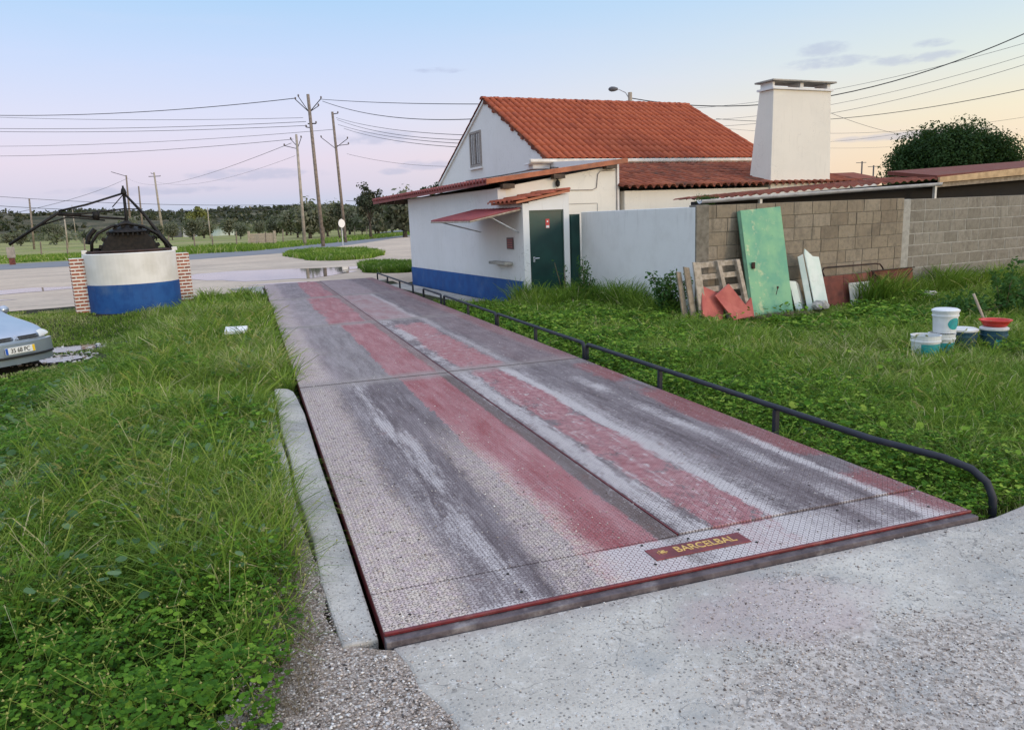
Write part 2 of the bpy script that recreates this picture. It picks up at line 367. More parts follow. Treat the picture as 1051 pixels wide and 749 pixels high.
def concrete_fn(tone=(.60,.56,.485), dark=(.43,.40,.35), gravelly=True):
    def fn(N, b):
        x, y, z = N.pos()
        n = N.noise(1.1, 7, .65); n2 = N.noise(11, 6, .7); n3 = N.noise(90, 4, .7)
        c = N.mix(n.step(.36, .68), tone, dark)
        c = N.mix(n2.step(.48, .75)*.5, c, tuple(v*1.15 for v in tone))
        c = N.mix(n3.step(.45, .65)*.35, c, tuple(v*.6 for v in dark))
        vo = N.voro(70, feature='F1'); vd = X(N.nt, vo.outputs['Distance'])
        sep = N.new('ShaderNodeSeparateColor'); N.link(vo.outputs['Color'], sep.inputs[0]); rnd = X(N.nt, sep.outputs[0]); rnd2 = X(N.nt, sep.outputs[1])
        st = (1-vd.step(.20, .42))*(rnd.gt(.42))
        c = N.mix(st*.85, c, N.ramp(rnd2, [(0, (.09,.08,.08)), (.16, (.24,.22,.20)), (.5, (.52,.49,.45)), (1, (.74,.72,.68))]))
        if gravelly:
            gm = ((x-1.62)/.72).pow(2.0)+((y+.93)/.36).pow(2.0)
            g = (1-(gm+ (N.noise(2.0, 5, .6)-.5)*2.6).step(.5, 1.4))
            c = N.mix(g*.8, c, N.ramp(rnd2, [(0, (.24,.20,.17)), (.4, (.44,.38,.33)), (1, (.62,.56,.50))]))
            pk = (1-(((x-1.55)/.45).pow(2.0)+((y+.38)/.28).pow(2.0)+(N.noise(3.0, 5, .6)-.5)*2.4).step(.3, 1.4))
            c = N.mix(pk*.55, c, (.45,.35,.34))
            lip = (1-(y+N.noise(6, 5, .7)*.09).step(-.05, .02))*0+(y+N.noise(7, 6, .75)*.22-.11).step(-.16, -.06); c = N.mix(lip*.45, c, (.30,.26,.25))
            ck = (N.noise(1.1, 5, .6, N.vec(x, y, 8))-.5).abs(); c = N.mix((1-ck.step(.0006, .0035))*.6, c, (.16,.15,.14))
            ty = N.noise(1.0, 6, .7, N.vec(x*3.2-y*.8, y*.5, 4)).step(.52, .66); c = N.mix(ty*.28, c, (.36,.355,.35))
            fl = N.noise(26, 5, .75).step(.56, .64); c = N.mix(fl*.4, c, (.74,.72,.67))
            c = N.mix(N.noise(2.6, 6, .7, N.vec(x, y, 5)).step(.50, .68)*.5, c, (.30,.31,.30))
        N.link(c, b.inputs['Base Color'])
        N.link(N.bump(n3*.6+st*.8+n2*.8, .8, .006), b.inputs['Normal'])
    return fn
mat('apron_concrete', rough=.9, fn=concrete_fn(), spec=.12)
mat('kerb_concrete', rough=.9, fn=concrete_fn((.55,.51,.445), (.29,.28,.26), False), spec=.25)

def gravel(N, b):
    x, y, z = N.pos()
    vo = N.voro(95); vd = X(N.nt, vo.outputs['Distance'])
    sep = N.new('ShaderNodeSeparateColor'); N.link(vo.outputs['Color'], sep.inputs[0]); r = X(N.nt, sep.outputs[0])
    c = N.ramp(r, [(0, (.13,.11,.09)), (.2, (.38,.31,.26)), (.6, (.56,.47,.40)), (.9, (.68,.61,.54)), (1, (.80,.77,.72))])
    c = N.mix(vd.step(.35, .75)*.6, c, (.22,.17,.13))
    c = N.mix(N.noise(5, 5, .65).step(.5, .7)*.45, c, (.20,.16,.11))
    N.link(c, b.inputs['Base Color']); N.link(N.bump((1-vd)*1.0, 1.0, .012), b.inputs['Normal'])
mat('fine_gravel', rough=.95, fn=gravel, spec=.2)
def soil(N, b):
    N.pos(); c = N.mix(N.noise(6, 6, .65).step(.35, .65), (.060,.048,.032), (.030,.038,.016))
    c = N.mix(N.noise(1.2, 4).step(.45, .7)*.6, c, (.06,.09,.025))
    N.link(c, b.inputs['Base Color']); N.link(N.bump(N.noise(40, 5, .7), .8, .02), b.inputs['Normal'])
mat('soil', rough=1.0, fn=soil, spec=.1)
def yard(N, b):
    x, y, z = N.pos()
    c = N.mix(N.noise(.25, 7, .65).step(.35, .68), (.62,.50,.38), (.50,.40,.31))
    c = N.mix(N.noise(5, 6, .7).step(.48, .7)*.45, c, (.31,.26,.215))
    tr = N.noise(1.0, 5, .6, N.vec(x*.12+y*.03, y*1.3, 0)).step(.5, .68)
    c = N.mix(tr*.5, c, (.30,.245,.195))
    c = N.mix(N.noise(30, 4, .7).step(.55, .7)*.4, c, (.56,.52,.48))
    N.link(c, b.inputs['Base Color']); N.link(N.bump(N.noise(14, 6, .7), .8, .03), b.inputs['Normal'])
mat('yard_gravel', rough=1.0, fn=yard, spec=.15)
simple('asphalt', (.17,.175,.19), (.21,.215,.225), .8, .9, bump=.4, bscale=30)
def field(N, b):
    x, y, z = N.pos()
    c = N.mix(N.noise(.06, 6, .6).step(.38, .64), (.25,.27,.09), (.36,.32,.15))
    c = N.mix(N.noise(.5, 6, .65).step(.45, .7)*.6, c, (.12,.17,.05))
    c = N.mix((x*.25+y).step(240, 420), c, N.mix(N.noise(.02, 6, .6).step(.42, .62), (.10,.12,.06), (.23,.215,.12)))
    N.link(c, b.inputs['Base Color']); N.link(N.bump(N.noise(3, 6, .7), .7, .12), b.inputs['Normal'])
mat('field_grass', rough=1.0, fn=field, spec=.1)
def hillf(N, b):
    x, y, z = N.pos()
    c = N.mix(N.noise(.035, 7, .65).step(.40, .60), (.065,.070,.046), (.155,.135,.090))
    c = N.mix(N.noise(.15, 6, .65).step(.5, .66)*.6, c, (.055,.062,.042))
    c = N.mix(N.noise(.012, 4, .5).step(.56, .66)*.7, c, (.26,.235,.155))
    N.link(c, b.inputs['Base Color']); N.link(N.bump(N.noise(.3, 6, .7), 1.0, 1.5), b.inputs['Normal'])
mat('hill_scrub', rough=1.0, fn=hillf, spec=.05)
def water(N, b):
    N.pos(); N.link(N.bump(N.noise(6, 3), .03, .01), b.inputs['Normal'])
    c = N.mix(N.noise(1.2, 5, .6).step(.45, .6), (.10,.085,.07), (.16,.14,.12)); N.link(c, b.inputs['Base Color'])
mat('puddle_water', (.10,.09,.08), .04, fn=water, spec=1.0)

def leafmat(name, stops, trans=.28, rough=.7, spec=.10, clump=None):
    m = bpy.data.materials.new(name); m.use_nodes = True; nt = m.node_tree; nt.nodes.clear(); N = NT(nt)
    N.pos(); t = N.attr(); c = N.ramp(t, stops)
    if clump: c = N.mix(N.noise(clump[0], 4, .6).step(.42, .62)*clump[2], c, clump[1])
    p = N.new('ShaderNodeBsdfPrincipled'); p.inputs['Roughness'].default_value = rough; p.inputs['Specular IOR Level'].default_value = spec
    N.link(c, p.inputs['Base Color'])
    tr = N.new('ShaderNodeBsdfTranslucent'); N.link(N.mix(.35, c, (.25,.40,.04)), tr.inputs[0])
    mx = N.new('ShaderNodeMixShader'); mx.inputs[0].default_value = trans
    N.link(p.outputs[0], mx.inputs[1]); N.link(tr.outputs[0], mx.inputs[2])
    o = N.new('ShaderNodeOutputMaterial'); N.link(mx.outputs[0], o.inputs[0]); MATS[name] = m
leafmat('grass_blade', [(0, (.032,.082,.012)), (.35, (.100,.195,.022)), (.7, (.245,.355,.048)), (.90, (.40,.44,.13)), (1, (.55,.49,.28))], clump=(.9, (.16,.25,.05), .4))
leafmat('clover_leaf', [(0, (.025,.080,.010)), (.45, (.080,.195,.018)), (.8, (.20,.35,.036)), (1, (.33,.43,.07))])
leafmat('weed_stem', [(0, (.16,.24,.04)), (.6, (.30,.36,.08)), (1, (.45,.40,.18))])
leafmat('grey_leaf', [(0, (.06,.13,.05)), (.6, (.11,.20,.09)), (1, (.17,.27,.13))])
leafmat('dark_leaf', [(0, (.022,.065,.018)), (.5, (.042,.11,.028)), (1, (.075,.16,.04))])
leafmat('yellow_leaf', [(0, (.13,.14,.04)), (1, (.25,.25,.08))], .2)
leafmat('olive_leaf', [(0, (.075,.080,.055)), (.5, (.155,.16,.11)), (1, (.26,.255,.19))], .3)
leafmat('evergreen_leaf', [(0, (.012,.032,.010)), (.5, (.022,.052,.016)), (1, (.042,.082,.026))], .15)
leafmat('scrub_leaf', [(0, (.028,.038,.026)), (.5, (.062,.068,.046)), (.9, (.12,.115,.075)), (1, (.19,.17,.09))], .15)
leafmat('pebble', [(0, (.05,.045,.045)), (.13, (.20,.165,.145)), (.5, (.47,.395,.34)), (.8, (.62,.57,.51)), (1, (.78,.76,.72))], 0.0, .85, .25)
simple('bark', (.10,.08,.06), (.05,.04,.03), 6, .95, bump=.6)
simple('dry_stem', (.22,.17,.10), (.12,.09,.05), 20, .9)

# ------------------------------------------------------------------ mesh helpers
class MB:
    def __init__(s): s.v = []; s.f = []; s.t = []
    def add(s, vs, fs, tint=.5):
        o = len(s.v); s.v += [tuple(v) for v in vs]; s.f += [tuple(i+o for i in f) for f in fs]; s.t += [tint]*len(vs); return s
    def hexa(s, p, tint=.5):      # p: 4 bottom (ccw), 4 top
        return s.add(p, [(3,2,1,0), (4,5,6,7), (0,1,5,4), (1,2,6,5), (2,3,7,6), (3,0,4,7)], tint)
    def box(s, lo, hi, fr=None, tint=.5):
        x0,y0,z0 = lo; x1,y1,z1 = hi
        p = [(x0,y0,z0),(x1,y0,z0),(x1,y1,z0),(x0,y1,z0),(x0,y0,z1),(x1,y0,z1),(x1,y1,z1),(x0,y1,z1)]
        if fr: p = [fr(*q) for q in p]
        return s.hexa(p, tint)
    def tube(s, pts, r, n=8, tint=.5, cap=True):
        pts = [Vector(p) for p in pts]; rs = r if isinstance(r, (list, tuple)) else [r]*len(pts)
        vs = []; prev = None
        for i, p in enumerate(pts):
            d = (pts[min(i+1, len(pts)-1)]-pts[max(i-1, 0)]).normalized()
            if prev is None:
                a = Vector((0,0,1)) if abs(d.z) < .9 else Vector((1,0,0)); a = d.cross(a).normalized()
            else: a = (prev-d*prev.dot(d)).normalized()
            prev = a; b = d.cross(a)
            for k in range(n):
                th = 2*math.pi*k/n; vs.append(p+(a*math.cos(th)+b*math.sin(th))*rs[i])
        fs = [(i*n+k, i*n+(k+1)%n, (i+1)*n+(k+1)%n, (i+1)*n+k) for i in range(len(pts)-1) for k in range(n)]
        if cap: fs += [tuple(range(n-1, -1, -1)), tuple(range((len(pts)-1)*n, len(pts)*n))]
        return s.add(vs, fs, tint)
    def lathe(s, prof, c=(0,0,0), n=24, ax=None, tint=.5, cap=True):
        c = Vector(c)
        if ax is None: ex, ey, ez = Vector((1,0,0)), Vector((0,1,0)), Vector((0,0,1))
        else:
            ez = Vector(ax).normalized(); t = Vector((0,0,1)) if abs(ez.z) < .9 else Vector((1,0,0)); ex = ez.cross(t).normalized(); ey = ez.cross(ex)
        vs = [c+ex*(r*math.cos(2*math.pi*k/n))+ey*(r*math.sin(2*math.pi*k/n))+ez*h for r, h in prof for k in range(n)]
        m = len(prof); fs = [(i*n+k, i*n+(k+1)%n, (i+1)*n+(k+1)%n, (i+1)*n+k) for i in range(m-1) for k in range(n)]
        if cap: fs += [tuple(range(n-1, -1, -1)), tuple(range((m-1)*n, m*n))]
        return s.add(vs, fs, tint)
    def prism(s, poly, ext, tint=.5):   # polygon (3D points) extruded by a vector
        ext = Vector(ext); n = len(poly); a = [Vector(p) for p in poly]; b = [p+ext for p in a]
        return s.add(a+b, [tuple(range(n-1, -1, -1)), tuple(range(n, 2*n))]+[(i, (i+1)%n, (i+1)%n+n, i+n) for i in range(n)], tint)
    def build(s, name, m, parent=None, smooth=False, bevel=0, sub=0):
        return mkobj(name, np.array(s.v, dtype=np.float64).reshape(-1, 3), s.f, m, parent, smooth, bevel, sub, s.t)

def worldloc(p):
    v = Vector((0,0,0))
    while p: v += p.location; p = p.parent
    return v
def mkobj(name, V, Fc, m, parent=None, smooth=False, bevel=0, sub=0, tints=None, base=None):
    V = np.asarray(V, dtype=np.float64)
    if parent is not None: off = worldloc(parent); loc = Vector((0,0,0))
    else:
        off = Vector(base) if base is not None else Vector(((V[:,0].min()+V[:,0].max())/2, (V[:,1].min()+V[:,1].max())/2, V[:,2].min())); loc = off
    V = V-np.array(off)
    me = bpy.data.meshes.new(name)
    if isinstance(Fc, tuple) and isinstance(Fc[0], np.ndarray):       # (loop verts, loop starts)
        lv, ls = Fc; me.vertices.add(len(V)); me.vertices.foreach_set('co', V.astype(np.float32).ravel())
        me.loops.add(len(lv)); me.loops.foreach_set('vertex_index', lv.astype(np.int32))
        me.polygons.add(len(ls)); me.polygons.foreach_set('loop_start', ls.astype(np.int32)); me.update(calc_edges=True)
    else:
        me.from_pydata(V.tolist(), [], Fc); me.update()
    if not (isinstance(Fc, tuple) and isinstance(Fc[0], np.ndarray)):
        bm = bmesh.new(); bm.from_mesh(me); bmesh.ops.recalc_face_normals(bm, faces=bm.faces); bm.to_mesh(me); bm.free()
    if tints is not None:
        at = me.attributes.new('tint', 'FLOAT', 'POINT'); at.data.foreach_set('value', np.asarray(tints, dtype=np.float32))
    o = bpy.data.objects.new(name, me); COL.objects.link(o); o.location = loc
    me.materials.append(MATS[m] if isinstance(m, str) else m)
    if parent is not None: o.parent = parent
    if smooth: me.polygons.foreach_set('use_smooth', [True]*len(me.polygons))
    if bevel:
        bv = o.modifiers.new('bevel', 'BEVEL'); bv.width = bevel; bv.segments = 2; bv.limit_method = 'ANGLE'; bv.angle_limit = R(40)
    if sub:
        sb = o.modifiers.new('sub', 'SUBSURF'); sb.levels = sub; sb.render_levels = sub
    return o
def thing(name, label, cat, loc, group=None):
    o = bpy.data.objects.new(name, None); COL.objects.link(o); o.location = loc; o.empty_display_size = .2
    o['label'] = label; o['category'] = cat
    if group: o['group'] = group
    return o
def tag(o, label, cat, group=None, kind=None):
    o['label'] = label; o['category'] = cat
    if group: o['group'] = group
    if kind: o['kind'] = kind
    return o
def stuff(o, label=None, cat=None):
    o['kind'] = 'stuff'
    if label: o['label'] = label; o['category'] = cat
    return o
def struct(o): o['kind'] = 'structure'; return o
def text(s, size, m, parent, origin, ex, ey, name='lettering', depth=.002, spacing=1.0, sx=1.0, bold=0.0, label=None):
    cu = bpy.data.curves.new(name, 'FONT'); cu.body = s; cu.size = size; cu.extrude = depth; cu.align_x = 'CENTER'; cu.align_y = 'CENTER'
    cu.space_character = spacing; cu.offset = bold
    tmp = bpy.data.objects.new(name, cu); COL.objects.link(tmp)
    dg = bpy.context.evaluated_depsgraph_get(); me = bpy.data.meshes.new_from_object(tmp.evaluated_get(dg)); bpy.data.objects.remove(tmp)
    ex = Vector(ex).normalized(); ey = Vector(ey).normalized(); ez = ex.cross(ey)
    M = Matrix(((ex.x*sx, ey.x, ez.x, 0), (ex.y*sx, ey.y, ez.y, 0), (ex.z*sx, ey.z, ez.z, 0), (0,0,0,1)))
    me.transform(Matrix.Translation(Vector(origin)-worldloc(parent)) @ M)
    me.materials.clear(); me.materials.append(MATS[m]); o = bpy.data.objects.new(name, me); COL.objects.link(o); o.parent = parent
    return o

# terrain: flat yard, with the shallow dip on the left where the car stands
def ss(a, b, x):
    t = np.clip((x-a)/(b-a), 0, 1); return t*t*(3-2*t)
def ground_z(x, y):
    x = np.asarray(x, dtype=float); y = np.asarray(y, dtype=float)
    d = ss(-1.5, -3.0, x)*ss(2.0, 6.5, y)*(1-ss(13.4, 15.6, y))
    return -.15-.30*d
def vnoise(x, y, s, seed=0):
    x = np.asarray(x)*s+seed*17.3; y = np.asarray(y)*s-seed*9.1
    xi = np.floor(x).astype(int); yi = np.floor(y).astype(int); fx = x-xi; fy = y-yi; fx = fx*fx*(3-2*fx); fy = fy*fy*(3-2*fy)
    def h(a, b):
        n = (a*374761393+b*668265263+seed*1442695) & 0x7fffffff; n = (n ^ (n >> 13))*1274126177 & 0x7fffffff; return ((n ^ (n >> 16)) & 0xffff)/65535.0
    return (h(xi,yi)*(1-fx)+h(xi+1,yi)*fx)*(1-fy)+(h(xi,yi+1)*(1-fx)+h(xi+1,yi+1)*fx)*fy
# ------------------------------------------------------------------ SETTING
# ground sheet, lowered inside the weighbridge pit
xs = sorted(set(list(np.round(np.arange(-14, 14, .5), 3))+[-.041, -.04, 3.04, 3.041]+[-3000,-1500,-700,-350,-180,-100,-60,-40,-25,-18,18,25,40,60,100,180,350,700,1500,3000]))
ys = sorted(set(list(np.round(np.arange(-6, 22, .5), 3))+[-.045, -.046, 19.55, 19.551]+[-1500,-400,-100,-40,-15,-9,25,30,40,60,90,140,220,350,600,1000,1700,3500]))
GX, GY = np.meshgrid(xs, ys); GZ = ground_z(GX, GY)
pit = (GX > -.0405) & (GX < 3.0405) & (GY > -.0455) & (GY < 19.5505); GZ = np.where(pit, -.75, GZ-.0)
V = np.stack([GX.ravel(), GY.ravel(), GZ.ravel()], 1); nx = len(xs)
Fs = [(j*nx+i, j*nx+i+1, (j+1)*nx+i+1, (j+1)*nx+i) for j in range(len(ys)-1) for i in range(nx-1)]
gm = mkobj('ground', V, Fs, 'soil', base=(0,0,0)); struct(gm)
def sheet(name, poly, m, dz, jag=0.0, step=1.0, kind='structure', zb=-.15):
    # outline resampled and roughened; a flat sheet dz above the ground
    pts = []; n = len(poly)
    for i in range(n):
        a = np.array(poly[i], float); b = np.array(poly[(i+1)%n], float); k = max(1, int(np.linalg.norm(b-a)/step))
        for q in range(k): pts.append(a+(b-a)*q/k)
    P = np.array(pts)
    if jag:
        P[:,0] += (vnoise(P[:,0], P[:,1], 1.3/step, 3)-.5)*2*jag+(vnoise(P[:,0], P[:,1], 4/step, 4)-.5)*jag
        P[:,1] += (vnoise(P[:,0], P[:,1], 1.3/step, 5)-.5)*2*jag+(vnoise(P[:,0], P[:,1], 4/step, 6)-.5)*jag
    o = mkobj(name, np.c_[P, np.full(len(P), zb+dz)], [tuple(range(len(P)))], m, base=(0,0,0))
    bm = bmesh.new(); bm.from_mesh(o.data); bmesh.ops.triangulate(bm, faces=bm.faces)
    for f in bm.faces:
        if f.normal.z < 0: f.normal_flip()
    bm.to_mesh(o.data); bm.free(); o['kind'] = kind; return o
sheet('field', [(-900, 52), (-15, 53.5), (-4, 54), (2.4, 58.5), (9, 72), (24, 105), (52, 185), (120, 340), (400, 700), (400, 1500), (-1500, 1500)], 'field_grass', .004, 0, 6)
sheet('gravel_yard', [(-60, 17.2), (-8, 17.4), (-4.4, 18.3), (-2.2, 18.2), (-.8, 19.2), (-.2, 19.0), (-.2, 19.62), (3.4, 19.62), (3.5, 18.6), (5.5, 20), (40, 30), (60, 120), (19, 90), (8, 64), (2, 52), (-3.5, 47.5), (-13, 47), (-60, 46)], 'yard_gravel', .006, .25, .6)
sheet('road', [(-400, 46.5), (-60, 45.5), (-13, 45.3), (-3.7, 45.5), (1.8, 49.5), (8, 62), (17.3, 86), (42, 150), (100, 290), (135, 370), (118, 375), (84, 292), (34, 168), (24, 141), (10, 88), (2.3, 64), (-2, 58), (-6, 55.8), (-16, 55), (-60, 55), (-400, 56)], 'asphalt', .012, .12, 1.5)
for k, poly in enumerate([[(-2.3,29.8),(-.9,30.3),(.8,29.5),(2.4,29),(4.1,28.4),(4.3,27.4),(2.9,26.6),(3.3,25.2),(1.6,23.0),(-.5,23.4),(-1.7,25.2),(-2.6,27.4)],
                          [(-8.4,26.4),(-7.3,26.7),(-5.9,26.2),(-5.5,25.3),(-6.9,24.6),(-7.7,24.2),(-9,25)], [(-9.5,22),(-7.7,22.2),(-6.6,21.8),(-7.2,21.3),(-9,21.2)],
                          [(-.5,21.6),(.7,21.9),(1.6,21.7),(1.4,21.2),(.2,21.1)]]):
    sheet('puddle', poly, 'puddle_water', .014, .18, .5)
for poly in ([(-4.15,11.3),(-3.75,11.55),(-3.2,11.6),(-2.95,11.35),(-3.3,11.05),(-3.9,11.0)], [(-4.2,12.3),(-3.8,12.8),(-3.1,12.9),(-3.0,12.4),(-3.6,12.1)], [(-2.75,12.1),(-2.4,12.6),(-1.9,12.5),(-2.1,12.0)]):
    cx_ = np.mean([p[0] for p in poly]); sheet('puddle', poly, 'puddle_water', .012, .10, .2, zb=float(ground_z(cx_-.2, 12.0))+.01)
# concrete apron in front of the weighbridge and gravel beside it
ap = MB(); pts = [(.02,-.049),(3.10,-.049),(3.35,.0),(3.62,.06),(3.95,.10),(4.6,-.1),(5.4,-.6),(6.5,-2.5),(7,-6),(.8,-6),(.32,-1.2),(.20,-.85),(.135,-.61),(.11,-.48),(.06,-.34),(.055,-.2)]
ap.prism([(x, y, -.30) for x, y in pts], (0,0,.266)); struct(ap.build('concrete_apron', 'apron_concrete', bevel=.012))
fs_ = MB(); pts = [(-.048,18.2),(-.048,19.62),(-.35,19.75),(-.55,19.4),(-.45,18.3)]
sheet('gravel_strip', [(-.62,-3.5),(-.45,-.2),(-.34,.15),(-.36,.9),(-.30,1.25),(-.185,1.15),(-.175,.6),(-.19,.3),(-.15,.06),(-.02,-.03),(.03,-.048),(.09,-.36),(.19,-.62),(.42,-1.2),(.9,-6),(-.6,-6)], 'fine_gravel', .112, .02, .12)

# ------------------------------------------------------------------ WEIGHBRIDGE
wb = thing('weighbridge', 'long flat steel vehicle weighbridge with dusty red and grey chequer plates', 'weighbridge', (1.5, 9.7, -.6))
for i, (y0, y1) in enumerate([(.341, 4.846), (4.856, 9.496), (9.506, 14.446), (14.456, 19.47)]):
    for (x0, x1, zt) in ((.002, 1.498, 0.0), (1.506, 2.998, .008)):
        m = MB(); dzz = .001*(i % 2); m.box((x0, y0, -.012), (x1, y1, zt+dzz)); m.build('deck_plate', 'chequer_plate', wb, bevel=.003)
m = MB(); m.box((.002, .012, -.012), (2.998, .332, .001)); o = m.build('threshold_plate', 'chequer_plate', wb, bevel=.003)
m = MB(); m.box((1.4985, .345, -.02), (1.5055, 19.46, .005)); m.build('seam_strip', 'red_metal', wb)
m = MB(); m.box((0, -.006, -.0125), (3.0, .010, .003)); m.build('front_bar', 'red_metal', wb, bevel=.004)
m = MB(); m.box((.09, .012, -.22), (.13, 19.46, -.0125)); m.box((2.87, .012, -.22), (2.91, 19.46, -.0125))
for x in (.9, 1.47, 2.1): m.box((x, .012, -.24), (x+.06, 19.46, -.0125))
for y in (.3, 4.82, 9.47, 14.42, 19.4): m.box((.06, y, -.23), (2.94, y+.05, -.014))
m.build('beam_frame', 'rust_iron', wb)
m = MB(); m.box((.001, .012, -.075), (.010, 19.46, -.0125)); m.build('side_skirt', 'red_metal', wb)
m = MB(); m.box((0.0, -.047, -.5), (3.0, .011, -.0135)); m.build('pit_edge_frame', 'frame_steel', wb, bevel=.004)
m = MB(); m.box((1.262, .128, .0012), (1.772, .240, .0065)); npl = m.build('name_plate', 'red_metal', wb, bevel=.002); npl['label'] = 'small red name plate with worn gold lettering'
text('BARCELBAL', .078, 'gold_paint', npl, (1.555, .186, .0068), (1,0,0), (0,1,0), sx=.80, depth=.0008, bold=.0010)
em = MB()
for k, (cx_, cy_, rr) in enumerate([(1.322,.186,.026)]):
    for a in range(7):
        th = a*2*math.pi/7; em.box((cx_+math.cos(th)*.012-.004, cy_+math.sin(th)*.014-.0035, .0066), (cx_+math.cos(th)*.026+.004, cy_+math.sin(th)*.022+.0035, .0076))
    em.lathe([(.009, .0066), (.009, .0078)], (cx_, cy_, 0), 10)
em.build('emblem', 'gold_paint', npl)
m = MB()
for (x, y) in [(1.24,.10),(1.80,.27),(1.79,.115),(1.28,.30),(1.52,.28),(.12,.1),(.6,.1),(2.4,.12),(2.85,.12),(.6,.28),(2.4,.27)]:
    m = MB(); m.lathe([(.008, .001), (.006, .005)], (x, y, 0), 8); m.build('bolt', 'dark_iron', wb)
# guide rails on the right-hand side, five separate hoops
posts_all = [[19.03, 17.39, 15.7, 14.14], [13.06, 11.52], [11.28, 9.62, 8.09], [8.01, 6.42, 4.91], [4.83, 3.25, 1.63, .0]]
lab = ['farthest dark steel guide rail, by the far end of the deck', 'shortest guide rail, with two posts, beside the blue painted wall base', 'dark guide rail on three posts, third from the far end', 'dark guide rail before the green door, with a white scuff on its tube', 'nearest and longest guide rail, its near end bent down in the grass']
for ys_, lb in zip(posts_all, lab):
    g = thing('guide_rail', lb, 'guide rail', (3.08, sum(ys_)/len(ys_), -.15), 'low steel guide rails along the weighbridge')
    y0, y1 = ys_[0], ys_[-1]; zt = .158; xr = 3.075; pts = [(xr, y0, -.3), (xr, y0, zt-.06)]
    for a in range(1, 6): th = math.pi/2*a/6; pts.append((xr, y0-.05*(1-math.cos(th)), zt-.06+.06*math.sin(th)))
    pts.append((xr, y0-.05, zt))
    if y1 > .5:
        pts += [(xr, y1+.05, zt)]
        for a in range(1, 6): th = math.pi/2*a/6; pts.append((xr, y1+.05*(1-math.sin(th)), zt-.06*(1-math.cos(th))))
        pts += [(xr, y1, zt-.06), (xr, y1, -.3)]
    else:
        xe = 3.30
        pts += [(xr, .75, zt+.01), (xr+.03, .50, zt+.015), (xr+.09, .32, zt+.005), (xr+.15, .20, zt-.03), (xr+.185, .13, zt-.09), (xr+.20, .10, zt-.17), (xr+.205, .09, -.30)]
    m = MB(); m.tube(pts, .021, 10); m.build('rail_tube', 'rail_paint', g, smooth=True)
    for yp in ys_[1:-1] if y1 > .5 else ys_[1:-1]:
        m = MB(); m.box((xr-.018, yp-.018, -.3), (xr+.018, yp+.018, zt-.012)); m.build('post', 'rail_paint', g, bevel=.003)
# concrete beams along the left side of the pit
m = MB(); m.prism([(-.235,5.05,-.3),(-.19,5.08,-.3),(-.10,5.0,-.3),(-.06,4.86,-.3),(-.045,4.6,-.3),(-.022,3.9,-.3),(-.026,2.4,-.3),(-.018,1.2,-.3),(-.020,.02,-.3),(-.16,.02,-.3),(-.185,.6,-.3),(-.18,1.1,-.3),(-.215,2.0,-.3),(-.21,2.7,-.3),(-.24,3.4,-.3),(-.235,4.3,-.3)], (0,0,.272))
tag(m.build('kerb_beam', 'kerb_concrete', bevel=.012), 'wide grey concrete kerb beam beside the near half of the weighbridge', 'kerb')
m = MB(); m.prism([(-.31,4.92,-.3),(-.255,4.9,-.3),(-.258,3.4,-.3),(-.228,2.6,-.3),(-.232,1.9,-.3),(-.20,.9,-.3),(-.20,.5,-.3),(-.31,.45,-.3),(-.33,.9,-.3),(-.32,1.8,-.3),(-.35,2.8,-.3),(-.33,4.1,-.3)], (0,0,.258))
tag(m.build('edge_beam', 'kerb_concrete', bevel=.012), 'narrow cracked concrete edging between the kerb beam and tall grass', 'kerb')
m = MB(); m.prism([(-.048,16.7,-.3),(-.048,19.6,-.3),(-.42,19.7,-.3),(-.40,16.9,-.3)], (0,0,.25))
tag(m.build('end_slab', 'kerb_concrete', bevel=.02), 'pale concrete slab at the far left corner of the weighbridge', 'slab')
m = MB(); m.prism([(-.5,19.49,-.3),(3.4,19.62,-.3),(3.5,19.95,-.3),(.1,20.1,-.3),(-.9,20.0,-.3)], (0,0,.215))
tag(m.build('end_apron', 'kerb_concrete', bevel=.02), 'worn pale concrete strip across the far end of the weighbridge', 'slab')
m = MB(); m.prism([(-.66,-.30,-.2),(-.50,-.14,-.2),(-.40,-.12,-.2),(-.37,-.20,-.2),(-.44,-.55,-.2),(-.50,-.56,-.2),(-.46,-.22,-.2),(-.62,-.36,-.2)], (0,0,.155))
tag(m.build('kerb_fragment', 'kerb_concrete', bevel=.008), 'broken bit of concrete kerb poking out of the clover at the bottom', 'kerb stone')

# ------------------------------------------------------------------ THE HOUSE (local frame: a right, b back)
N3 = Vector((.995, .0998, 0)); B3 = Vector((-.0998, .995, 0)); G0 = Vector((7.27, 12.34, 0))
def L(a, b, z): return G0+N3*a+B3*b+Vector((0,0,z))
hs = thing('house', 'low whitewashed house with orange tiled gable roof and blue painted base', 'house', L(1.5, 4, -.15))
# lean-to front building
m = MB(); m.prism([L(-2.8,6.01,-.4), L(-2.8,6.01,2.14), L(0,6.01,2.56), L(0,6.01,-.4)], B3*-.2); m.build('wall', 'cream_plaster', hs); m = MB()
m.prism([L(-2.8,0,-.4), L(-2.8,0,2.14), L(.0,0,2.56), L(.0,0,-.4)], B3*.18)
m.build('wall', 'cream_plaster', hs)
m = MB(); m.prism([L(-2.802,-.002,-.4), L(-2.802,6.01,-.4), L(-2.802,6.01,2.135), L(-2.802,-.002,2.135)], N3*.18); m.build('wall', 'whitewash', hs)
m = MB(); m.prism([L(-2.812,-1.06,-.35), L(-2.812,6.02,-.35), L(-2.812,6.02,.335), L(-2.812,-1.06,.345)], N3*.009); m.build('painted_base', 'blue_paint', hs)
m = MB(); m.box((-2.9, .6, -.3), (-3.45, 6.4, -.13), L); m.build('plinth_step', 'kerb_concrete', hs, bevel=.02)
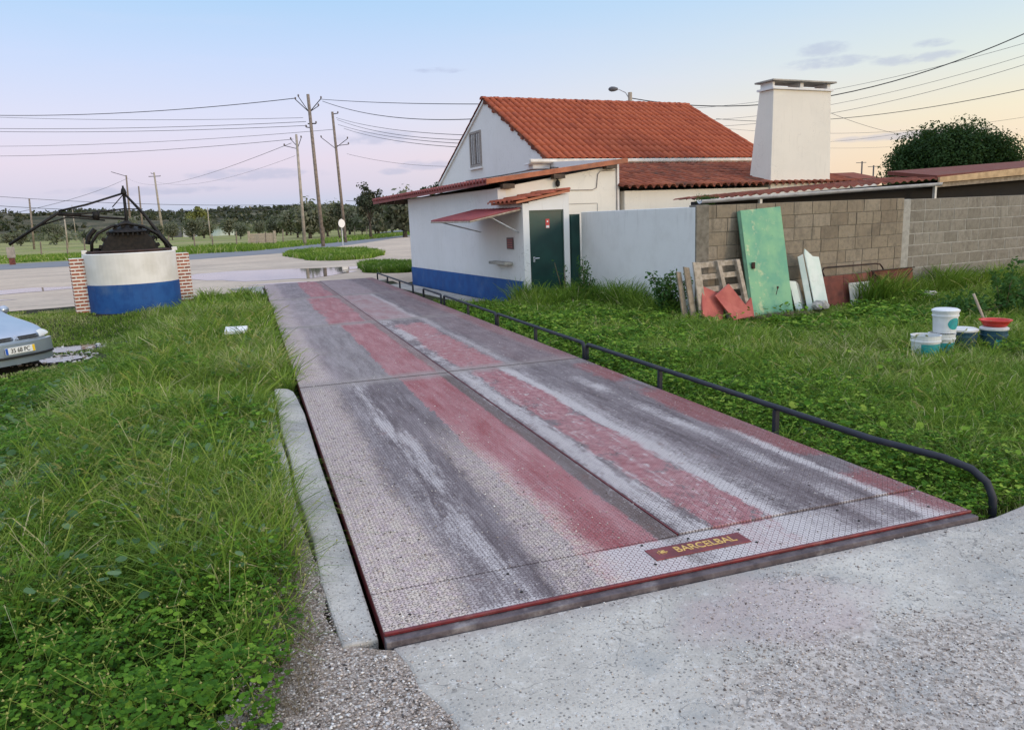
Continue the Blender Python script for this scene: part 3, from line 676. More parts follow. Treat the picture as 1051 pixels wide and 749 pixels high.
# gable wall, rear and front walls of the main house
gw = MB(); apx = (7.0, 4.93); prof = [(0.02,-.4),(0.02,2.69),(3.27,2.88),(3.27,2.95),apx,(10.98,2.86),(10.98,-.4)]
gw.prism([L(0,b,z) for b,z in prof], N3*.07); gw.build('gable_wall', 'whitewash', hs)
m = MB(); m.box((.2, .02, -.4), (6.9, .2, 2.02), L); m.build('wall', 'cream_plaster', hs)
m = MB(); m.prism([L(7.0,b,z-.03-(.55 if z == 2.69 else 0)) for b,z in prof], N3*.2); m.build('gable_wall', 'whitewash', hs)
m = MB(); m.box((.2, 10.8, -.4), (7.0, 10.98, 2.85), L); m.build('wall', 'whitewash', hs)
m = MB(); m.box((.2, 3.3, 1.9), (7.0, 3.45, 2.9), L); m.build('wall', 'whitewash', hs)
# dark line of flashing on the gable
m = MB(); m.tube([L(-.012, 8.75, 2.74), L(-.012, 6, 2.735), L(-.012, 3.2, 2.76), L(-.012, 2.6, 2.70)], .014, 6); m.build('flashing', 'grey_flashing', hs)

def tile_slope(name, a0, a1, ridge, eave, m, parent, pitch=.205, course=.40, amp=.056, thick=.03, tscale=1.0, taper=None):
    """ridge/eave = (b, z); columns run down the slope; stepped courses"""
    (b0, z0), (b1, z1) = ridge, eave
    sl = Vector((0, b1-b0, z1-z0)); Ls = sl.length; nv = max(1, round(Ls/course)); ncol = max(1, round((a1-a0)/pitch)); k = 12
    nrm = Vector((0, -(z1-z0), (b1-b0))).normalized();  nrm = nrm if nrm.z > 0 else -nrm
    V = []; Fc = []; T = []
    for c in range(nv):
        for col in range(ncol):
            tint = RNG.random()*.75+.25*vnoise(col*.3, c*.3, 1.0, 8)
            jit = (RNG.random()-.5)*.010; base = len(V)
            for r in range(3):
                s = (c+(r if r < 2 else 1)+(.0 if r == 0 else .05))/nv; lift = (.002 if r == 0 else .014) if r < 2 else -.004
                for i in range(k+1):
                    t = i/k; h = amp*math.sqrt(max(0, 1-(2*t/.74-1)**2)) if t < .74 else -.022*math.sin(math.pi*(t-.74)/.26)
                    a = a0+(col+t)*(a1-a0)/ncol; bb = b0+(b1-b0)*s; zz = z0+(z1-z0)*s
                    p = L(a, bb+nrm.y*(h+lift+jit), zz+nrm.z*(h+lift+jit)); V.append(tuple(p)); T.append(tint)
            for r in range(2):
                for i in range(k):
                    q = base+r*(k+1)+i; Fc.append((q, q+1, q+k+2, q+k+1))
    o = mkobj(name, V, Fc, m, parent, tints=T)
    o.data.polygons.foreach_set('use_smooth', [True]*len(o.data.polygons))
    return o
rf = tile_slope('roof', -.07, 7.25, (7.0, 4.97), (3.02, 2.93), 'roof_tile', hs)
rb = tile_slope('roof', -.07, 7.25, (7.0, 4.97), (11.2, 2.82), 'roof_tile', hs)
tile_slope('lower_roof', .03, 7.2, (3.25, 2.84), (-.16, 2.085), 'old_roof_tile', hs, amp=.06)
# ridge caps
V = MB()
for i in range(19):
    a = -.1+i*.385; p0 = L(a, 7.0, 4.955); r0, r1 = .125, .105
    vs = []; fs = []
    for e, (aa, rr) in enumerate(((a, r0), (a+.06, r0), (a+.062, r1), (a+.42, r1*.97))):
        for q in range(9):
            th = math.pi*q/8; vs.append(L(aa, 7.0-rr*math.cos(th)*1.15, 4.945+rr*.62*math.sin(th)))
    for e in range(3):
        for q in range(8): fs.append((e*9+q, e*9+q+1, (e+1)*9+q+1, (e+1)*9+q))
    fs.append(tuple(range(9))); V.add(vs, fs, RNG.random())
V.build('ridge_tiles', 'roof_tile', hs)
# ragged mortar under the near verge
m = MB()
for i in range(46):
    s = i/46; b = 7.0+(3.02-7.0)*s; z = 4.95+(2.92-4.95)*s; w = .05+.06*RNG.random()+(.05 if i % 7 == 0 else 0)
    m.prism([L(-.045,b+.01,z+.02), L(-.045,b-.10,z-.03), L(-.045,b-.10+.02,z-.03-w), L(-.045,b+.03,z-w)], N3*.06, RNG.random())
m.build('verge_mortar', 'old_roof_tile', hs)
m = MB(); m.prism([L(-.05,7.0,4.93), L(-.05,11.2,2.78), L(-.05,11.2,2.70), L(-.05,7.0,4.86)], N3*.1); m.build('verge_mortar', 'whitewash', hs)
# long white gutter with its brackets
m = MB(); pr = [(2.98,2.93),(2.88,2.93),(2.87,2.86),(2.91,2.82),(2.97,2.83)]
m.prism([L(-.62,b,z) for b,z in pr], N3*7.9); m.build('gutter', 'white_gutter', hs, bevel=.01)
m = MB(); m.box((-.62, 3.0, 2.80), (.0, 3.25, 2.84), L); m.box((-.5, 3.0, 2.70), (-.02, 3.4, 2.80), L); m.build('eave_corbel', 'whitewash', hs, bevel=.01)
# lean-to roof sheet with tiled red eave and orange verge board
m = MB(); m.prism([L(-3.05,8.5,2.155), L(-.02,8.5,2.60), L(-.02,-.12,2.60), L(-3.05,-.12,2.215)], Vector((0,0,.05))); m.build('lean_to_roof', 'shed_tile', hs)
m = MB(); m.prism([L(-3.09,8.55,2.10), L(-3.09,-.14,2.205), L(-3.09,-.14,2.305), L(-3.09,8.55,2.235)], N3*.035)
for i in range(50):
    b = 8.45-i*.173; z = 2.20+.0085*(i*.173)
    m.lathe([(.045, 0), (.045, .09)], L(-3.13, b, z+.02), 7, N3)
m.build('eave_board', 'red_fascia', hs)
m = MB(); m.prism([L(-3.10,-.16,2.215), L(.18,-.16,2.60), L(.18,-.16,2.70), L(-3.10,-.16,2.315)], B3*.03); m.build('verge_board', 'orange_fascia', hs, bevel=.004)
for a in (-2.62, -1.47, -.22):
    m = MB(); z = 2.13+(a+2.8)*.15; m.box((a-.13, -.155, z-.03), (a+.13, .0, z+.055), L); m.build('rafter_end', 'dark_wood', hs)
for b in (6.6, 7.4, 8.2):
    m = MB(); m.box((-3.0, b, 2.07), (-.1, b+.08, 2.16), L); m.build('rafter_end', 'dark_wood', hs)
# gable window
wn = MB(); 
for (b0, b1, z0, z1) in ((7.38,8.28,4.07,4.14),(7.38,8.28,3.09,3.17),(7.38,7.47,3.17,4.07),(8.19,8.28,3.17,4.07),(7.80,7.86,3.17,4.07)): wn.box((-.03, b0, z0), (.03, b1, z1), L)
w = wn.build('window', 'window_wood', hs, bevel=.006)
m = MB(); m.box((-.012, 7.47, 3.17), (.0, 8.19, 4.07), L)
m.build('pane', 'dark_glass', w)
m = MB()
for b in (7.49, 7.63, 7.90, 8.04): m.box((-.026, b, 3.19), (-.014, b+.09, 4.05), L)
m.build('shutter', 'shutter_wood', w)
m = MB(); m.box((-.07, 7.34, 3.03), (-.001, 8.32, 3.09), L); m.build('sill', 'whitewash', w)
# door porch: side, front frame round the door, small tiled roof
m = MB()
m.prism([L(-2.80,-1.12,-.4), L(-2.80,-.005,-.4), L(-2.80,-.005,1.80), L(-2.80,-1.12,1.80)], N3*.13)
m.prism([L(-2.669,-1.12,1.67), L(-1.93,-1.12,1.67), L(-1.93,-1.12,1.95), L(-2.669,-1.12,1.825)], B3*.13)
m.prism([L(-1.929,-1.12,-.4), L(-1.81,-1.12,-.4), L(-1.81,-1.12,1.97), L(-1.929,-1.12,1.95)], B3*1.11)
m.build('porch', 'whitewash', hs)
dr = MB(); dr.box((-2.668, -1.09, -.2), (-1.931, -1.05, 1.668), L); d = dr.build('door', 'green_door_paint', hs)
m = MB(); m.box((-2.665, -1.10, 1.64), (-1.934, -1.088, 1.668), L); m.box((-2.665, -1.10, -.15), (-2.64, -1.088, 1.64), L); m.box((-1.96, -1.10, -.15), (-1.934, -1.088, 1.64), L); m.build('door_frame', 'green_door_paint', d)
m = MB(); m.box((-2.60, -1.10, .70), (-2.56, -1.09, .80), L); m.tube([L(-2.58,-1.09,.77), L(-2.58,-1.14,.77), L(-2.49,-1.14,.77)], .010, 6); m.build('handle', 'chrome', d)
m = MB(); m.box((-2.31, -1.0945, 1.33), (-2.23, -1.0905, 1.50), L); nt_ = m.build('notice', 'sign_red', d)
m = MB(); m.box((-2.303, -1.0965, 1.335), (-2.237, -1.095, 1.38), L); m.build('notice_print', 'sign_white', nt_)
m = MB(); m.box((-2.285, -1.0965, 1.44), (-2.255, -1.095, 1.47), L); m.build('notice_print', 'sign_white', nt_)
tile_slope('porch_roof', -2.98, -1.78, (0,0), (0,0), 'roof_tile', hs) if False else None
def porch_tiles():
    V = []; Fc = []; T = []; ncol = 6; k = 8; rows = 4
    for c in range(rows):
        for col in range(ncol):
            tint = RNG.random(); base = len(V)
            for r in range(3):
                s = (c+(0 if r == 0 else 1)+(.0 if r == 0 else .05))/rows; lift = (.0, .028, -.01)[r]
                for i in range(k+1):
                    t = i/k; h = .045*math.sin(math.pi*min(t/.66, 1)) if t < .66 else -.012*math.sin(math.pi*(t-.66)/.34)
                    V.append(tuple(L(-1.80-s*1.22, -1.20+(col+t)*.2, 2.045-.205*s+h*.8+lift*.8))); T.append(tint)
            for r in range(2):
                for i in range(k): q = base+r*(k+1)+i; Fc.append((q, q+1, q+k+2, q+k+1))
    mkobj('porch_roof', V, Fc, 'roof_tile', hs, smooth=True, tints=T)
porch_tiles()
m = MB(); m.prism([L(-2.96,-1.19,1.80), L(-1.82,-1.19,1.99), L(-1.82,-1.19,2.045), L(-2.96,-1.19,1.84)], B3*1.18); m.build('porch_roof_deck', 'orange_fascia', hs)
# dark recess with a green gate leaf beside the porch
m = MB(); m.box((-1.809, -1.06, -.2), (-1.545, -1.03, 1.57), L); m.build('side_door', 'green_door_paint', hs)
m = MB(); m.box((-1.75, -1.075, -.2), (-1.72, -1.061, 1.55), L); m.build('side_door_batten', 'green_door_paint', hs)
# conduit, wall lamp, faint hatch outline
m = MB(); m.tube([L(-2.0,-.012,2.045), L(-1.9,-.012,2.07), L(-.62,-.012,2.06), L(-.52,-.012,2.10), L(-.48,-.012,2.38), L(-.42,-.012,2.44), L(-.05,-.012,2.46)], .010, 6); m.build('conduit', 'window_wood', hs)
m = MB(); m.tube([L(-.015,-.015,2.5), L(-.015,-.015,1.2)], .012, 6); m.build('conduit', 'window_wood', hs)
m = MB(); m.lathe([(.015,0),(.045,.03),(.05,.09),(.035,.13),(.01,.15)], L(-1.47,-.06,2.13), 10); lm = m.build('wall_lamp', 'dark_iron', hs)
m = MB(); m.tube([L(-1.47,-.005,2.30), L(-1.47,-.06,2.28)], .012, 6); m.build('bracket', 'dark_iron', lm)
m = MB(); m.box((-1.47,-.006,1.33), (-1.46,-.001,2.12), L); m.box((-1.46,-.006,1.775), (-.5,-.001,1.785), L); m.box((-.505,-.006,1.3), (-.495,-.001,1.775), L); m.build('hatch_outline', 'grey_flashing', hs)
# awning over the counter, struts, shelf, small dark sign
aw = MB(); P2, P3 = L(-2.815,1.11,1.745), L(-2.815,-1.06,1.725); Q2, Q3 = L(-3.85,1.11,1.545), L(-3.85,-1.06,1.535)
aw.hexa([P2-Vector((0,0,.02)), P3-Vector((0,0,.02)), Q3-Vector((0,0,.02)), Q2-Vector((0,0,.02)), P2, P3, Q3, Q2])
awn = aw.build('awning', 'awning_red', hs)
m = MB()
for i in range(15):
    s = i/14; a = P2.lerp(P3, s); b = Q2.lerp(Q3, s); m.tube([a+Vector((0,0,.003)), b+Vector((0,0,.003))], .014, 5)
m.build('awning_ribs', 'awning_red', awn)
m = MB(); m.tube([Q2-Vector((0,0,.03)), Q3-Vector((0,0,.03))], .016, 6); m.tube([P3-Vector((0,0,.03)), Q3-Vector((0,0,.03))], .018, 6); m.tube([P2-Vector((0,0,.03)), Q2-Vector((0,0,.03))], .018, 6); m.build('awning_frame', 'pale_wood', awn)
for b, tb in ((.92, .85), (-.94, -.98)):
    m = MB(); m.tube([L(-2.815,b,1.27), L(-3.45 if b < 0 else -3.8,tb,1.60 if b < 0 else 1.53)], .013, 6); m.build('strut', 'gutter_metal', awn)
m = MB(); m.box((-2.98, -.60, .645), (-2.812, .20, .70), L); m.build('shelf', 'kerb_concrete', hs, bevel=.008)
m = MB(); m.box((-2.83, -.68, .95), (-2.812, -.40, 1.17), L); sg = m.build('sign', 'sign_dark', hs)
m = MB(); [m.box((-2.8335, -.66+.0, .98+i*.045), (-2.8305, -.44, .995+i*.045), L) for i in range(4)]; m.build('sign_print', 'red_brick_tile', sg)
# chimney
ch = MB(); zt = 4.235
ch.hexa([L(4.25,-.03,-.2), L(6.16,-.03,-.2), L(6.16,.70,-.2), L(4.22,.70,-.2), L(4.25,-.03,2.10), L(6.16,-.03,2.10), L(6.16,.68,2.10), L(4.22,.68,2.10)])
ch.hexa([L(4.25,-.03,2.10), L(6.16,-.03,2.10), L(6.16,.68,2.10), L(4.22,.68,2.10), L(4.28,-.02,zt), L(6.09,-.02,zt), L(6.09,.42,zt), L(4.26,.42,zt)])
c = ch.build('chimney', 'cream_plaster', hs, bevel=.012)
m = MB(); m.box((4.22, -.07, zt), (6.14, .47, zt+.045), L)
for a0, a1 in ((4.27, 4.33), (5.12, 5.22), (5.98, 6.08)): m.box((a0, .0, zt+.045), (a1, .40, zt+.175), L)
m.build('cap_base', 'whitewash', c)
m = MB(); m.box((4.18, -.11, zt+.175), (6.18, .51, zt+.215), L); m.build('cap_slab', 'kerb_concrete', c, bevel=.01)
m = MB(); m.box((4.34, .18, zt+.045), (5.11, .22, zt+.154), L); m.box((5.23, .18, zt+.045), (5.97, .22, zt+.154), L) if False else None
# ------------------------------------------------------------------ yard wall, block walls, shed behind
m = MB(); m.box((-1.54, -4.61, -.4), (-1.40, -1.11, 1.605), L)
yw = tag(m.build('yard_wall', 'yard_plaster', bevel=.01), 'plain rendered white yard wall between the green door and the grey blocks', 'wall')
def block_wall(name, label, a0, a1, b, z0, z1, m1, m2, bl=.40, bh=.2115, mort=.012, proud=.004, pilaster=None, skew=0.0, group=None):
    t = thing(name, label, 'wall', L((a0+a1)/2, b, -.15))
    m = MB(); m.hexa([L(a0,b+.006,z0), L(a1,b+.006+skew,z0), L(a1,b+.14+skew,z0), L(a0,b+.14,z0), L(a0,b+.006,z1-.004), L(a1,b+.006+skew,z1-.004), L(a1,b+.14+skew,z1-.004), L(a0,b+.14,z1-.004)])
    m.build('mortar', m2, t)
    m = MB(); z = z1; row = 0
    while z > z0:
        zb = z-bh; off = (.5 if row % 2 else .0)+.15*RNG.random(); a = a0-off*bl
        while a < a1:
            w = bl if RNG.random() > .12 else bl*.5
            A0, A1 = max(a, a0), min(a+w, a1)
            if A1-A0 > .03:
                s0 = skew*(A0-a0)/(a1-a0); s1 = skew*(A1-a0)/(a1-a0); j = (RNG.random()-.5)*.006; g = mort/2
                m.hexa([L(A0+g,b-proud+j+s0,zb+g), L(A1-g,b-proud+j+s1,zb+g), L(A1-g,b+.15+s1,zb+g), L(A0+g,b+.15+s0,zb+g), L(A0+g,b-proud+j+s0,z-g), L(A1-g,b-proud+j+s1,z-g), L(A1-g,b+.15+s1,z-g), L(A0+g,b+.15+s0,z-g)], float(np.clip(RNG.normal(.5,.24),0,1)))
            a += w
        z = zb; row += 1
    m.build('blocks', m1, t, bevel=.004)
    return t
w1 = block_wall('block_wall', 'brownish old concrete block wall with debris leaning on it', -1.30, 3.05, -4.61, -.36, 1.625, 'concrete_block', 'block_mortar')
m = MB(); m.box((-1.538, -4.63, -.3), (-1.29, -4.45, 1.63), L); m.build('pilaster', 'block_mortar', w1, bevel=.01)
m = MB(); m.box((3.05, -4.60, -.3), (3.24, -4.45, 1.60), L, .6); m.build('pilaster', 'pale_mortar', w1, bevel=.01)
w2 = block_wall('block_wall', 'cleaner grey block wall with pale mortar lines, right of the pilaster', 3.24, 9.5, -4.60, -.36, 1.60, 'grey_block', 'pale_mortar', bh=.205, mort=.016, proud=-.002, skew=.10)
# shed behind the block wall
sh = thing('shed', 'low dark shed roof with grey gutter behind the block wall', 'shed', L(3, -2.5, -.15))
def zf(a): return 1.735+.042*(a+1.15)
m = MB(); m.prism([L(-1.0,-3.9,-.2), L(9.3,-3.9,-.2), L(9.3,-3.9,zf(9.3)-.05), L(-1.0,-3.9,zf(-1)-.05)], B3*.1); m.build('wall', 'painted_shade', sh)  # interior shade under the roof is put into this wall's colour
nA = 30; V = []; Fc = []; T = []
a0, a1 = -.85, 4.42
ncol = 27; k = 6
for c_ in range(3):
    for col in range(ncol):
        tint = RNG.random(); base = len(V)
        for r in range(3):
            s = (c_+(0 if r == 0 else 1)+(.0 if r == 0 else .05))/3; lift = (.0, .022, -.01)[r]
            for i in range(k+1):
                t = i/k; h = .026*math.sin(math.pi*min(t/.66, 1)) if t < .66 else -.008*math.sin(math.pi*(t-.66)/.34)
                a = a0+(col+t)*(a1-a0)/ncol; zz = (zf(a)-.015)*s+(zf(a)-.015+.014*(a+1.15))*(1-s)
                V.append(tuple(L(a, -3.1-1.10*s, zz+h+lift))); T.append(tint)
        for r in range(2):
            for i in range(k): q = base+r*(k+1)+i; Fc.append((q, q+1, q+k+2, q+k+1))
mkobj('tiled_roof', V, Fc, 'shed_tile', sh, smooth=True, tints=T)
m = MB(); m.hexa([L(4.42,-4.2,zf(4.42)-.02), L(9.4,-4.2,zf(9.4)+.02), L(9.4,-3.1,zf(9.4)+.10), L(4.42,-3.1,zf(4.42)+.13), L(4.42,-4.2,zf(4.42)+.05), L(9.4,-4.2,zf(9.4)+.09), L(9.4,-3.1,zf(9.4)+.20), L(4.42,-3.1,zf(4.42)+.20)]); m.build('roof_sheet', 'shed_tile', sh)
m = MB(); m.hexa([L(4.42,-4.26,1.885), L(9.5,-4.26,2.11), L(9.5,-4.22,2.11), L(4.42,-4.22,1.885), L(4.42,-4.26,1.985), L(9.5,-4.26,2.295), L(9.5,-4.22,2.295), L(4.42,-4.22,1.985)]); m.build('fascia_board', 'sunlit_wood', sh)
m = MB(); m.hexa([L(4.42,-4.2,1.80), L(9.5,-4.2,2.00), L(9.5,-4.12,2.00), L(4.42,-4.12,1.80), L(4.42,-4.2,1.875), L(9.5,-4.2,2.095), L(9.5,-4.12,2.095), L(4.42,-4.12,1.875)]); m.build('fascia_board', 'old_wood', sh)
# half-round gutter along the shed
V = MB(); vs = []; fs = []; nseg = 10
for e, a in enumerate((-1.2, 4.40)):
    zc = 1.70+.031*(a+1.15)
    for q in range(9): th = math.pi*q/8; vs.append(L(a, -4.28-.065*math.cos(th), zc-.06*math.sin(th)+.01))
    for q in range(8, -1, -1): th = math.pi*q/8; vs.append(L(a, -4.28-.057*math.cos(th), zc-.05*math.sin(th)+.012))
V.add(vs, [(i, (i+1) % 18, (i+1) % 18+18, i+18) for i in range(18)]+[tuple(range(18)), tuple(range(35, 17, -1))]); V.build('gutter', 'gutter_metal', sh, smooth=False)
for a in (.02, 4.25):
    m = MB(); m.box((a, -4.30, 1.55), (a+.05, -4.25, 1.70+.031*(a+1.15)-.045), L); m.build('downpipe_stub', 'white_gutter', sh)
# moss clump at the gutter's left end is added with the plants

# ------------------------------------------------------------------ debris leaning on the block wall
def leaning(name, pts4, thick, m, label, cat, parent=None, group=None, bevel=.003):
    """pts4: bl, br, tr, tl in (a,b,z); thick = extrusion towards the wall"""
    q = MB(); q.prism([L(*p) for p in pts4], B3*thick); o = q.build(name, m, parent, bevel=bevel)
    if parent is None: tag(o, label, cat, group)
    return o
gd = thing('old_door', 'tall faded green steel door panel leaning on the block wall', 'door panel', L(-.38, -5.0, -.15))
leaning('panel', [(-.79,-5.11,-.15),(.03,-5.11,-.15),(.07,-4.71,1.56),(-.75,-4.71,1.52)], .012, 'green_panel', '', '', gd)
leaning('side_fold', [(-.835,-5.09,-.15),(-.793,-5.108,-.15),(-.753,-4.708,1.52),(-.795,-4.69,1.50)], .02, 'green_edge', '', '', gd)
leaning('back_frame', [(-.78,-5.095,-.15),(.02,-5.095,-.15),(.06,-4.695,1.54),(-.74,-4.695,1.50)], .035, 'green_edge', '', '', gd)
m = MB(); m.box((-.70,-4.945,.63), (-.64,-4.925,.72), L); m.lathe([(.022,0),(.022,.03)], L(-.67,-4.955,.64), 8, B3); m.build('latch', 'rust_iron', gd)
m = MB(); m.box((-.30,-5.075,.29), (-.27,-5.062,.33), L); m.tube([L(-.285,-5.07,.31), L(-.33,-5.085,.2)], .006, 5); m.build('latch', 'rust_iron', gd)
pl = thing('pallet', 'weathered wooden pallet standing on edge behind the red tiles', 'pallet', L(-1.3, -5.0, -.15))
for z in (.18, .37, .56, .74): leaning('slat', [(-1.74,-5.0+.2*z,z-.055),(-.86,-5.0+.2*z,z-.04),(-.86,-4.99+.2*z,z+.04),(-1.74,-4.99+.2*z,z+.025)], .02, 'pale_wood', '', '', pl)
for a in (-1.30, -.93): leaning('runner', [(a+.06,-5.08,-.1),(a+.13,-5.08,-.1),(a+.02,-4.90,.78),(a-.05,-4.90,.78)], .07, 'pale_wood', '', '', pl)
for k, (p, lb) in enumerate([([(-1.90,-5.22,-.1),(-1.77,-5.22,-.1),(-1.79,-5.05,.79),(-1.92,-5.05,.80)], 'pale upright plank, the nearest of three at the pallet end'),
             ([(-2.00,-5.15,-.1),(-1.90,-5.15,-.1),(-1.95,-5.0,.72),(-2.05,-5.0,.74)], 'grey upright plank, the middle one of three at the pallet end'),
             ([(-2.08,-5.05,-.1),(-1.99,-5.05,-.1),(-2.06,-4.95,.66),(-2.14,-4.95,.67)], 'weathered upright plank, farthest left of three at the pallet end')]):
    leaning('plank', p, .03, ('pale_wood','old_wood','old_wood')[k], lb, 'plank', None, 'planks standing by the pallet')
leaning('red_tile_slab', [(-1.90,-5.26,.0),(-1.50,-5.22,-.12),(-1.40,-5.14,.27),(-1.80,-5.10,.45)], .03, 'red_brick_tile', 'left one of two red slabs leaning before the pallet', 'slab')
leaning('red_tile_slab', [(-1.38,-5.34,-.08),(-.98,-5.32,-.05),(-1.37,-5.2,.45),(-1.64,-5.22,.29)], .03, 'red_brick_tile', 'right one of two red slabs, overlapping the other before the pallet', 'slab')
leaning('red_tile_slab', [(-1.05,-5.2,-.1),(-.86,-5.2,-.1),(-.86,-5.12,.2),(-.98,-5.12,.08)], .03, 'red_brick_tile', 'small red shard just left of the green door panel', 'slab')
bx = thing('metal_box', 'short pale grey metal casing beside the green door panel', 'casing', L(.25, -4.9, -.15))
leaning('front', [(.20,-5.0,-.15),(.34,-5.0,-.15),(.24,-4.92,.36),(.09,-4.92,.38)], .012, 'pale_board', '', '', bx)
leaning('side', [(.345,-5.0,-.15),(.56,-4.86,-.15),(.44,-4.80,.28),(.245,-4.92,.36)], .012, 'grey_board', '', '', bx)
wb2 = thing('white_board', 'narrow mint white door leaf leaning on the wall beside the rusty sheets', 'board', L(.62, -5.0, -.15))
leaning('panel', [(.48,-5.12,-.15),(.81,-5.10,-.15),(.80,-4.84,.73),(.72,-4.84,.72)] if False else [(.50,-5.12,-.15),(.82,-5.10,-.15),(.80,-4.85,.72),(.66,-4.85,.74),(.49,-4.84,.87),(.47,-4.85,.80)], .015, 'pale_board', '', '', wb2)
leaning('side_fold', [(.40,-5.05,-.15),(.48,-5.10,-.15),(.455,-4.84,.78),(.385,-4.80,.74)], .012, 'pale_board', '', '', wb2)
leaning('rusty_sheet', [(.93,-4.92,-.2),(1.36,-4.92,-.2),(1.35,-4.86,.385),(.90,-4.86,.385)], .015, 'rusty_sheet', 'rusty red metal panel, leftmost of the three by the white board', 'metal panel', None, 'rusty metal panels')
leaning('rusty_sheet', [(1.375,-4.90,-.2),(1.98,-4.90,-.2),(1.97,-4.85,.385),(1.37,-4.85,.385)], .015, 'rusty_sheet', 'middle rusty metal panel behind the small white board', 'metal panel', None, 'rusty metal panels')
o3 = thing('rusty_gate_leaf', 'right-hand rusty metal gate leaf with diagonal braces', 'metal panel', L(2.5,-4.9,-.15), 'rusty metal panels')
leaning('panel', [(2.0,-4.90,-.2),(3.12,-4.88,-.2),(3.06,-4.84,.40),(1.99,-4.85,.40)], .015, 'rusty_sheet', '', '', o3)
m = MB(); m.tube([L(2.02,-4.90,.40), L(2.03,-4.93,-.2)], .022, 6); m.tube([L(2.0,-4.88,.41), L(3.08,-4.87,.41)], .012, 6); m.tube([L(2.08,-4.89,.34), L(2.52,-4.92,.02)], .014, 6); m.tube([L(2.52,-4.92,.02), L(3.0,-4.90,.38)], .012, 6); m.build('brace', 'rust_iron', o3)
leaning('white_square_board', [(1.44,-5.0,-.2),(1.93,-5.0,-.2),(1.90,-4.94,.25),(1.40,-4.94,.25)], .012, 'white_paint', 'small square white board in front of the rusty panels', 'board')
m = MB(); m.tube([L(.99,-4.80,.38), L(.99,-4.75,.47), L(1.05,-4.73,.515), L(1.15,-4.72,.52), L(2.28,-4.72,.515), L(2.38,-4.73,.50), L(2.41,-4.76,.44), L(2.41,-4.80,.36)], .014, 8)
tag(m.build('bent_bar', 'rust_iron', smooth=True), 'thin rusty bar bent like a handle over the rusty panels', 'bar')
# stones in the grass at the foot of the debris
for a, b, s, lb in ((.46,-5.25,.12,'larger grey rock in the grass below the white door leaf'), (.30,-5.32,.09,'small grey rock left of the white door leaf foot'), (2.75,-5.45,.12,'grey rock in the grass below the rusty gate leaf')):
    bm = bmesh.new(); bmesh.ops.create_icosphere(bm, subdivisions=2, radius=s)
    for v in bm.verts: v.co *= .75+.5*random.random(); v.co.z *= .7
    V_ = [tuple(v.co+L(a,b,-.02)) for v in bm.verts]; F_ = [tuple(v.index for v in f.verts) for f in bm.faces]; bm.free()
    tag(mkobj('rock', V_, F_, 'kerb_concrete'), lb, 'rock')

# ------------------------------------------------------------------ buckets
def bucket(c, r, h, m, label, band=None, lid=None, tilt=0.0, group='discarded paint buckets'):
    t = thing('bucket', label, 'bucket', c, group)
    c = Vector(c); ax = Vector((math.sin(tilt), 0, math.cos(tilt)))
    q = MB(); q.lathe([(r*.88,0),(r*.98,h*.80),(r*1.05,h*.80),(r*1.05,h*.84),(r,h*.85),(r*1.02,h*.985),(r*1.06,h),(r*.97,h),(r*.9,h*.1)], c, 28, ax); q.build('shell', m, t, smooth=False)
    if band:
        q = MB(); n = 14; vs = []; a0, a1, z0, z1, shape = band
        for j in range(n+1):
            th = a0+(a1-a0)*j/n; 
            for f in (z0, z1):
                if shape == 'round': hh = (z0+z1)/2+(f-(z0+z1)/2)*math.sqrt(max(.02, 1-(2*j/n-1)**2))
                else: hh = f
                rr = r*(.88+.10*hh/.8)+.0015; vs.append(c+Vector((math.cos(th)*rr, math.sin(th)*rr, hh*h)))
        q.add(vs, [(2*j, 2*j+2, 2*j+3, 2*j+1) for j in range(n)]); q.build('printed_label', 'teal_label', t)
    if lid:
        q = MB(); q.lathe([(r*1.08,h+.001),(r*1.10,h+.02),(r*.9,h+.034),(r*.5,h+.036),(.001,h+.036)], c, 24, ax, cap=False); q.build('lid', lid, t)
    return t
bucket((6.66,3.47,-.16), .128, .31, 'white_plastic', 'white bucket with teal print, directly under the upright one', (3.7, 5.2, .2, .7, 'flat'))
bucket((6.69,3.47,.155), .126, .225, 'white_plastic', 'upright white bucket with round teal print, on top of the pile', (4.1, 5.35, .18, .74, 'round'), 'white_plastic')
bucket((6.38,3.42,-.18), .142, .34, 'white_plastic', 'leftmost low white bucket with green print in the grass', (3.6, 5.2, .25, .75, 'flat'))
bucket((7.00,3.50,-.17), .135, .31, 'navy_plastic', 'dark bucket with a white rim in the middle of the row', None, 'white_plastic')
bucket((7.28,3.36,-.17), .130, .32, 'navy_plastic', 'dark blue bucket under the red tub, rightmost of the row', (4.0, 4.5, .2, .7, 'flat'), 'white_plastic')
t = thing('tub', 'shallow red plastic tub on the rightmost bucket', 'tub', (7.29,3.36,.19))
m = MB(); m.lathe([(.11,0),(.145,.055),(.160,.06),(.160,.068),(.135,.066),(.10,.012)], (7.29,3.36,.19), 26); m.build('shell', 'red_plastic', t)
m = MB(); m.tube([(7.25,3.62,.52), (7.33,3.50,.18)], .014, 7); tag(m.build('stick', 'pale_wood'), 'pale stick leaning between the dark bucket and the red tub', 'stick')
# white foam tray in the left grass
m = MB(); m.prism([(-.76,8.42,.12),(-.48,8.46,.11),(-.45,8.58,.16),(-.74,8.56,.17)], (0,0,.045)); t_ = m.build('foam_box', 'white_plastic', bevel=.006); tag(t_, 'white plastic litter box lying in the left grass', 'litter')

